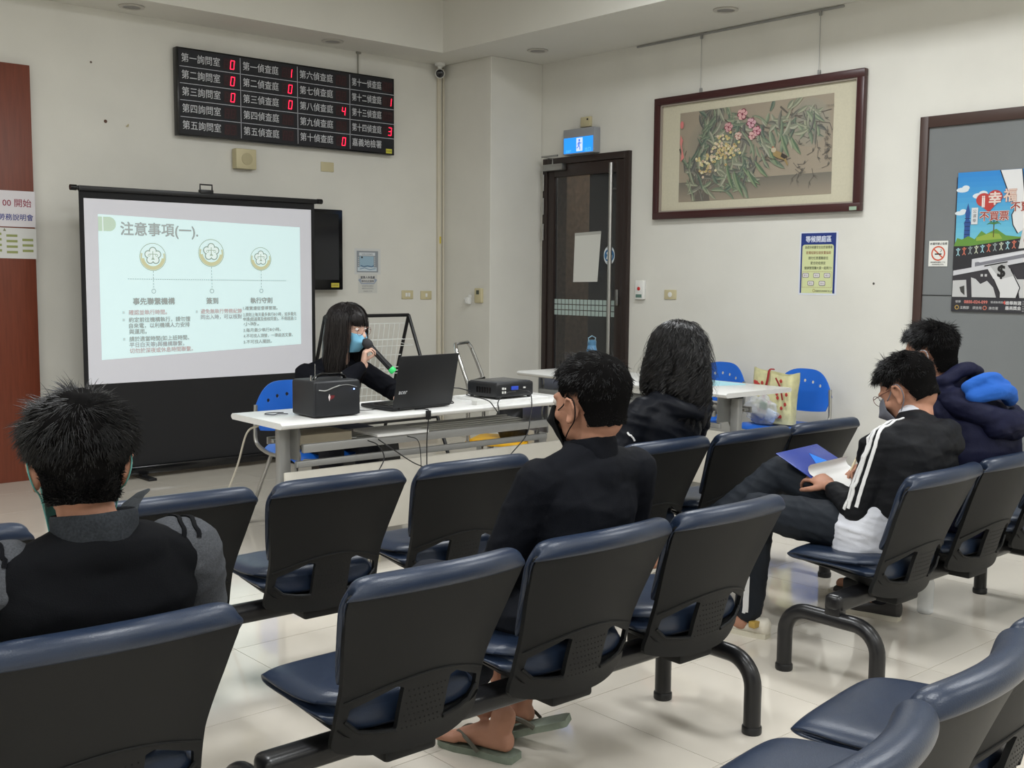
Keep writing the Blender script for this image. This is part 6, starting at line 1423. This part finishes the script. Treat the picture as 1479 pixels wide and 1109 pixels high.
hand_pieces(mb, wrL, (.08, .10, -.02), (0.3, 0, -1), -1, (22, 30, 25)); hand_pieces(mb, wrR, (-.08, .10, -.02), (-.3, 0, -1), 1, (22, 30, 25))
for a in an: chain(mb, [a, a+V(0, .03, -.04), a+V(-.02, .13, -.05)], [.036, .034, .026])
fuse(mb, 'body', SKIN, root, .006, 2, None, off); eyes(root, T, HM, s, off)
M_nv = mat('navy_coat', spec=.12, rgb=(24, 26, 48), rough=.6, bump=.4, bump_scale=120, noise_amt=.1, noise_scale=40)
mb = MB(); torso(mb, SP, Wd, Dd)
for a, b, c in ((shL, elL, wrL), (shR, elR, wrR)): chain(mb, [a, Vector(a).lerp(b, .5), b, c], [.095, .088, .078, .048], 14)
chain(mb, [V(3.99, 2.05, .885), V(4.14, 2.06, .935), V(4.31, 2.04, .885)], [.07, .07, .07], 14)
fuse(mb, 'coat', M_nv, root, .008, 4, folds(.011, 13, 31), off)
# hood: thick rim with bright lining
mb = MB(); chain(mb, [V(4.0, 2.18, .96), V(3.985, 2.11, .99), V(3.995, 2.04, 1.015), V(4.05, 2.01, 1.055), V(4.12, 2.0, 1.06), V(4.19, 2.01, 1.045), V(4.245, 2.06, 1.0), V(4.25, 2.14, .97)], [.030]*8, 10); chain(mb, [V(3.985, 2.06, .96), V(4.0, 1.98, .965)], [.035, .035], 10); chain(mb, [V(4.27, 2.12, .95), V(4.28, 2.02, .96), V(4.26, 1.96, .95)], [.028, .03, .03], 10)
HB = spline([V(3.99, 2.0, .935), V(4.01, 1.91, .905), V(4.10, 1.85, .875), V(4.22, 1.86, .865), V(4.29, 1.95, .90)], 4); chain(mb, HB, [.048]*len(HB), 12); chain(mb, [V(4.06, 1.87, .86), V(4.22, 1.87, .84)], [.055, .055])
fuse(mb, 'hood', M_nv, root, .007, 3, folds(.008, 18, 33), off)
mb = MB(); chain(mb, spline([V(4.0, 1.95, 1.0), V(4.05, 1.915, 1.03), V(4.11, 1.90, 1.03), V(4.18, 1.91, 1.0)], 4), [.026]*13, 12)
chain(mb, spline([V(4.0, 1.925, .965), V(4.06, 1.875, .985), V(4.14, 1.865, .98), V(4.21, 1.885, .95)], 4), [.032]*13, 12); chain(mb, [V(4.06, 1.90, 1.005), V(4.15, 1.89, 1.0)], [.032, .032])
fuse(mb, 'hood_lining', mat('bright_blue_fleece', (24, 84, 168), .9, bump=.4, bump_scale=400), root, .005, 3, folds(.004, 22, 35), off)
mb = MB(); legs_pants(mb, hips, kn, an, (.09, .072, .055)); rings_loft(mb, [(V(4.14, 2.08, .49), V(.16, 0, 0), V(0, .12, 0)), (V(4.14, 2.08, .54), V(.155, 0, 0), V(0, .11, 0))])
fuse(mb, 'trousers', mat('dark_trousers', spec=.12, rgb=(30, 31, 36), rough=.8), root, .008, 3, folds(.006, 18, 36), off)
for a in an: shoe('shoe', root, a+V(.01, -.08, -.10), a+V(-.03, .18, -.10), off, mat('black_white_sneaker', (52, 50, 50), .5, noise_amt=.4, noise_scale=9), mat('sneaker_sole', (196, 190, 176), .5), .075)
short_hair(root, hc, HM, s, off, 6, 8500, .036, .30, whorl=(0, -.6, .8), cap_thick=.014, low=-.95, sidelen=.18, gravity=.2)
face_mask(root, T, HM, s, off, mat('white_mask', (190, 196, 204), .8))

# ---------------------------------------------------------------- curly-haired woman
off = V(3.52, 2.98, 0); root = person('woman with long curly black hair and black jacket, back row by table', 3.52, 2.98)
hc = V(3.555, 2.99, 1.095); HM = frame((-.42, 1, -.08)); s = .98
SP = [V(3.48, 3.04, .50), V(3.48, 3.02, .60), V(3.49, 2.995, .70), V(3.50, 2.975, .80), V(3.515, 2.97, .87), V(3.535, 2.97, .93)]
Wd = [.155, .145, .152, .165, .145, .08]; Dd = [.12, .115, .115, .108, .085, .062]
shL, shR = V(3.375, 3.0, .855), V(3.685, 2.97, .855); elL, elR = V(3.265, 3.07, .64), V(3.74, 3.08, .62); wrL, wrR = V(3.34, 3.30, .58), V(3.62, 3.32, .57)
hips = [V(3.40, 3.08, .515), V(3.57, 3.08, .515)]; kn = [V(3.38, 3.46, .49), V(3.58, 3.46, .49)]; an = [V(3.40, 3.44, .09), V(3.58, 3.44, .09)]
mb = MB(); T = head_pieces(mb, hc, HM, s); neck(mb, T, V(3.54, 2.97, .93), 1, .045); torso(mb, SP, [w_-.03 for w_ in Wd], [w_-.03 for w_ in Dd])
chain(mb, [shL, elL, wrL], [.042, .034, .025]); chain(mb, [shR, elR, wrR], [.042, .034, .025]); legs_pants(mb, hips, kn, an, (.075, .052, .036))
hand_pieces(mb, wrL, (.06, .12, -.03), (0.3, 0, -1), -1, (18, 25, 20), .92); hand_pieces(mb, wrR, (-.05, .12, -.03), (-.3, 0, -1), 1, (18, 25, 20), .92)
for a in an: chain(mb, [a, a+V(0, .03, -.04), a+V(0, .13, -.05)], [.034, .032, .024])
fuse(mb, 'body', SKINL, root, .006, 2, None, off); eyes(root, T, HM, s, off)
M_sj = mat('black_shell_jacket', spec=.12, rgb=(20, 22, 28), rough=.42, bump=.25, bump_scale=150)
mb = MB(); torso(mb, SP, Wd, Dd)
for a, b, c in ((shL, elL, wrL), (shR, elR, wrR)): chain(mb, [a, Vector(a).lerp(b, .5), b, c], [.070, .068, .060, .038], 14)
chain(mb, [V(3.40, 2.97, .87), V(3.52, 2.95, .91), V(3.66, 2.96, .87)], [.06, .055, .06], 14); HB = spline([V(3.42, 2.96, .90), V(3.46, 2.89, .87), V(3.56, 2.87, .85), V(3.64, 2.90, .87), V(3.66, 2.96, .89)], 4); chain(mb, HB, [.042]*len(HB))
WJ = fuse(mb, 'jacket', M_sj, root, .007, 3, folds(.009, 14, 41), off)
ribbon(WJ, [V(3.255, 2.985, .785), V(3.272, 2.97, .765), V(3.29, 2.96, .742)], off, .007, 'reflective_strip', M_st, root, lift=.004)
MB().box((-.014, -.008, -.012), (.014, .008, .012), bev=.002, M=Matrix.Translation(V(3.63, 2.845, .865)-off)).build('buckle', M_steel, root)
mb = MB(); legs_pants(mb, hips, kn, an, (.088, .07, .05)); rings_loft(mb, [(V(3.48, 3.06, .49), V(.15, 0, 0), V(0, .12, 0)), (V(3.48, 3.06, .54), V(.145, 0, 0), V(0, .11, 0))])
fuse(mb, 'trousers', mat('dark_trousers', spec=.12, rgb=(30, 31, 36), rough=.8), root, .008, 3, None, off)
for a in an: shoe('shoe', root, a+V(0, -.07, -.09), a+V(0, .17, -.09), off, mat('dark_shoe', (34, 34, 38), .6), M_white)
face_mask(root, T, HM, s, off, mat('white_mask', (190, 196, 204), .8))
rng = np.random.RandomState(11); n = 5200
cov = lambda x, y, z: (z > -.35 and (y < .25 or z > .35)) and not (y > .75 and z < .62)
bm = bmesh.new(); bmesh.ops.create_icosphere(bm, subdivisions=5, radius=1); bmesh.ops.delete(bm, geom=[v for v in bm.verts if not cov(*v.co)], context='VERTS')
for v in bm.verts:
    u = v.co.copy(); q = Vector((u.x*.092, u.y*.108, u.z*.102))*(1+.06*noise.noise(u*5))+Vector((0, -.016, .028)); v.co = hc+HM @ (q*s)-off
hair = MB().bm(bm).build('hair', mat('hair_base', (12, 11, 11), .9, spec=.05), root, ang=3)
mb = MB(); chain(mb, [hc+V(.012, -.02, -.0), hc+V(.01, -.035, -.09), hc+V(-.005, -.06, -.17)], [.078, .070, .050]); chain(mb, [hc+V(-.05, -.0, -.05), hc+V(-.075, -.0, -.13), hc+V(-.105, .01, -.20)], [.030, .030, .018]); chain(mb, [hc+V(.05, -.0, -.05), hc+V(.06, -.02, -.13)], [.035, .026])
fuse(mb, 'hair_mass', HAIRM, hair, .008, 3, folds(.012, 30, 44), off)
P, R_2 = hair_fall(hc, HM, s, 4600, lambda x, y, z: z > -.2 and (y < .30 or z > .45) and not (y > .75), .22, .36, 43, 20, (-.16, 0), (.0010, .0024), .22, (.088, .104, .098), .022, (48, 80), .05)
CURL = mat('curly_hair', (12, 10, 11), .34, spec=.6)
strands('hair_strands', P, R_2, CURL, hair, off, [.8]+[1.0]*14+[.9, .8, .6, .4, .15])
P, R_2 = hair_fall(hc, HM, s, 260, lambda x, y, z: z > .1 and (y < .30 or z > .45), .20, .34, 44, 20, (-.10, 0), (.0006, .0010), .5, (.094, .110, .106), .018, (40, 80), .14)
strands('flyaway_hair', P, R_2, CURL, hair, off)

# ---------------------------------------------------------------- presenter
off = V(3.24, 5.16, 0); root = person('presenter with long straight hair, glasses and light blue mask holding a microphone', 3.24, 5.16)
hc = V(3.275, 5.03, 1.118); HM = frame((.36, -1, -.20)); s = 1.02; UX = V(-1, 0, 0)
SP = [V(3.22, 5.24, .50), V(3.22, 5.22, .60), V(3.225, 5.19, .70), V(3.23, 5.155, .80), V(3.24, 5.13, .87), V(3.255, 5.10, .935)]
Wd = [.155, .15, .155, .165, .15, .08]; Dd = [.115, .11, .11, .105, .085, .06]
shL, shR = V(3.415, 5.10, .87), V(3.075, 5.14, .87)     # her left is to the right of the picture
elL, elR = V(3.535, 4.98, .765), V(3.13, 4.95, .79); wrL, wrR = V(3.44, 4.78, .775), V(3.285, 4.90, .925)
hips = [V(3.14, 5.18, .515), V(3.30, 5.18, .515)]; kn = [V(3.12, 4.96, .52), V(3.36, 4.96, .52)]; an = [V(3.14, 5.0, .09), V(3.34, 5.0, .09)]
mb = MB(); T = head_pieces(mb, hc, HM, s); neck(mb, T, V(3.26, 5.09, .94), 1, .045); torso(mb, SP, [w_-.03 for w_ in Wd], [w_-.03 for w_ in Dd], UX)
chain(mb, [shL, elL, wrL], [.040, .033, .024]); chain(mb, [shR, elR, wrR], [.040, .033, .024]); legs_pants(mb, hips, kn, an, (.072, .052, .036))
# right hand closed on the microphone
m0, m1 = V(3.315, 4.905, 1.035), V(3.40, 4.83, .915); md = (m1-m0).normalized()
hd_ = V(.10, -.02, 1).normalized(); pnv = V(.75, -.35, -.1)
hand_pieces(mb, wrR, hd_, pnv, -1, [(48, 62, 40), (52, 64, 42), (56, 66, 44), (60, 66, 46)], .92, thumb=[(.45, -.75, .55), (.75, -.35, .45), (.85, .1, .3)])
hand_pieces(mb, wrL, (-.03, -.13, -.02), (0, 0, -1), 1, (12, 20, 15), .92)
for a in an: chain(mb, [a, a+V(0, -.03, -.04), a+V(0, -.13, -.05)], [.034, .032, .024])
fuse(mb, 'body', SKINL, root, .0042, 2, None, off); eyes(root, T, HM, s, off)
b_ = MB(); brows(b_, lambda x, y, z: T(x, y, z)-off, s); b_.build('eyebrow', HAIRM, root, ang=3)['kind'] = 'stuff'
M_sw = mat('black_sweater', spec=.12, rgb=(17, 18, 24), rough=.85, bump=.6, bump_scale=260, sheen=0)
mb = MB(); torso(mb, SP, Wd, Dd, UX)
for a, b, c in ((shL, elL, wrL), (shR, elR, wrR)): chain(mb, [a, Vector(a).lerp(b, .5), b, Vector(b).lerp(c, .5), Vector(b).lerp(c, .88)], [.062, .06, .056, .048, .038], 14)
chain(mb, [V(3.12, 5.13, .885), V(3.25, 5.10, .925), V(3.38, 5.11, .885)], [.05, .048, .05], 14)
fuse(mb, 'sweater', M_sw, root, .006, 3, folds(.008, 18, 51), off)
mb = MB(); legs_pants(mb, hips, kn, an, (.088, .07, .05)); rings_loft(mb, [(V(3.22, 5.2, .49), V(.15, 0, 0), V(0, .12, 0)), (V(3.22, 5.2, .54), V(.145, 0, 0), V(0, .11, 0))])
fuse(mb, 'trousers', mat('dark_trousers', spec=.12, rgb=(30, 31, 36), rough=.8), root, .008, 3, None, off)
for a in an: shoe('shoe', root, a+V(0, .07, -.09), a+V(0, -.17, -.09), off, mat('dark_shoe', (34, 34, 38), .6), M_white)
face_mask(root, T, HM, s, off, mat('light_blue_mask', (120, 182, 212), .75), drop=.010, wid=.96)
gl = MB()
for sx in (-1, 1):
    gl.tube([T(sx*.033+.026*math.cos(a), .104, .004+.022*math.sin(a))-off for a in np.linspace(0, 2*PI, 21)], .0013, 5); gl.tube([T(sx*.059, .102, .010)-off, T(sx*.078, .05, .012)-off, T(sx*.082, -.0, .010)-off], .0014, 5)
gl.tube([T(-.008, .106, .008)-off, T(.008, .106, .008)-off], .0012, 5); G_ = gl.build('eyeglasses', mat('rose_metal', (190, 150, 140), .2, metal=.8), root)
# long straight hair with a fringe
rng = np.random.RandomState(21)
cov = lambda x, y, z: (z > -.30 and y < .30) or (z > .38 and y < .93) or (z > .22 and abs(x) > .62 and y < .65)
bm = bmesh.new(); bmesh.ops.create_icosphere(bm, subdivisions=5, radius=1); bmesh.ops.delete(bm, geom=[v for v in bm.verts if not cov(*v.co)], context='VERTS')
for v in bm.verts:
    u = v.co.copy(); q = Vector((u.x*.089, u.y*.106, u.z*.098))+Vector((0, -.012, .028)); v.co = hc+HM @ (q*s)-off
M_lh = mat('long_dark_hair', (22, 16, 16), .30, noise_amt=.2, noise_scale=30)
hair = MB().bm(bm).build('hair', M_lh, root, ang=3)
P, R_2 = hair_fall(hc, HM, s, 5200, lambda x, y, z: z > -.1 and y < .22, .30, .46, 31, 18, (-.10, .05)); strands('hair_strands', P, R_2, M_lh, hair, off, [1]*15+[.8, .5, .15])
P, R_2 = hair_fall(hc, HM, s, 1700, lambda x, y, z: z > .62 and y > .30 and abs(x) < .55, .060, .078, 33, 12, (0, 0), (.0008, .0015), ax=(.080, .101, .092)); strands('fringe', P, R_2, M_lh, hair, off, [1]*10+[.7, .2])
P, R_2 = hair_fall(hc, HM, s, 900, lambda x, y, z: z > .2 and y > .05 and y < .35 and abs(x) > .72, .22, .34, 35, 14, (0, 0)); strands('side_locks', P, R_2, M_lh, hair, off, [1]*12+[.6, .15])
mb = MB(); chain(mb, [hc+V(-.03, .05, .0), hc+V(-.045, .06, -.12), hc+V(-.07, .07, -.25)], [.078, .072, .05]); chain(mb, [hc+V(-.085, .0, -.02), hc+V(-.09, -.005, -.14), hc+V(-.075, -.01, -.26)], [.022, .028, .016]); fuse(mb, 'hair_mass', M_lh, hair, .008, 3, folds(.004, 40, 55, 3.0), off)
# microphone
t = thing('microphone', 'black handheld microphone with green end ring held by the presenter', 'microphone', tuple(m0)); z_ = md.to_track_quat('Z', 'Y').to_matrix().to_4x4()
MB().lathe([(.006, -.035), (.020, -.026), (.026, -.012), (.027, .004), (.022, .018), (.018, .024)], 20, M=z_).build('grille_ball', mat('mic_mesh', (40, 40, 44), .5, bump=.8, bump_scale=900), t)
MB().lathe([(.018, .022), (.0165, .05), (.0155, .12), (.0165, .175)], 20, M=z_).build('handle', mat('mic_body', (24, 24, 28), .2), t)
MB().lathe([(.0165, .175), (.019, .180), (.020, .196), (.016, .204), (.004, .205)], 20, M=z_).build('end_ring', mat('green_ring', (60, 200, 110), .4, emit=(60, 220, 110), emit_s=.15), t)
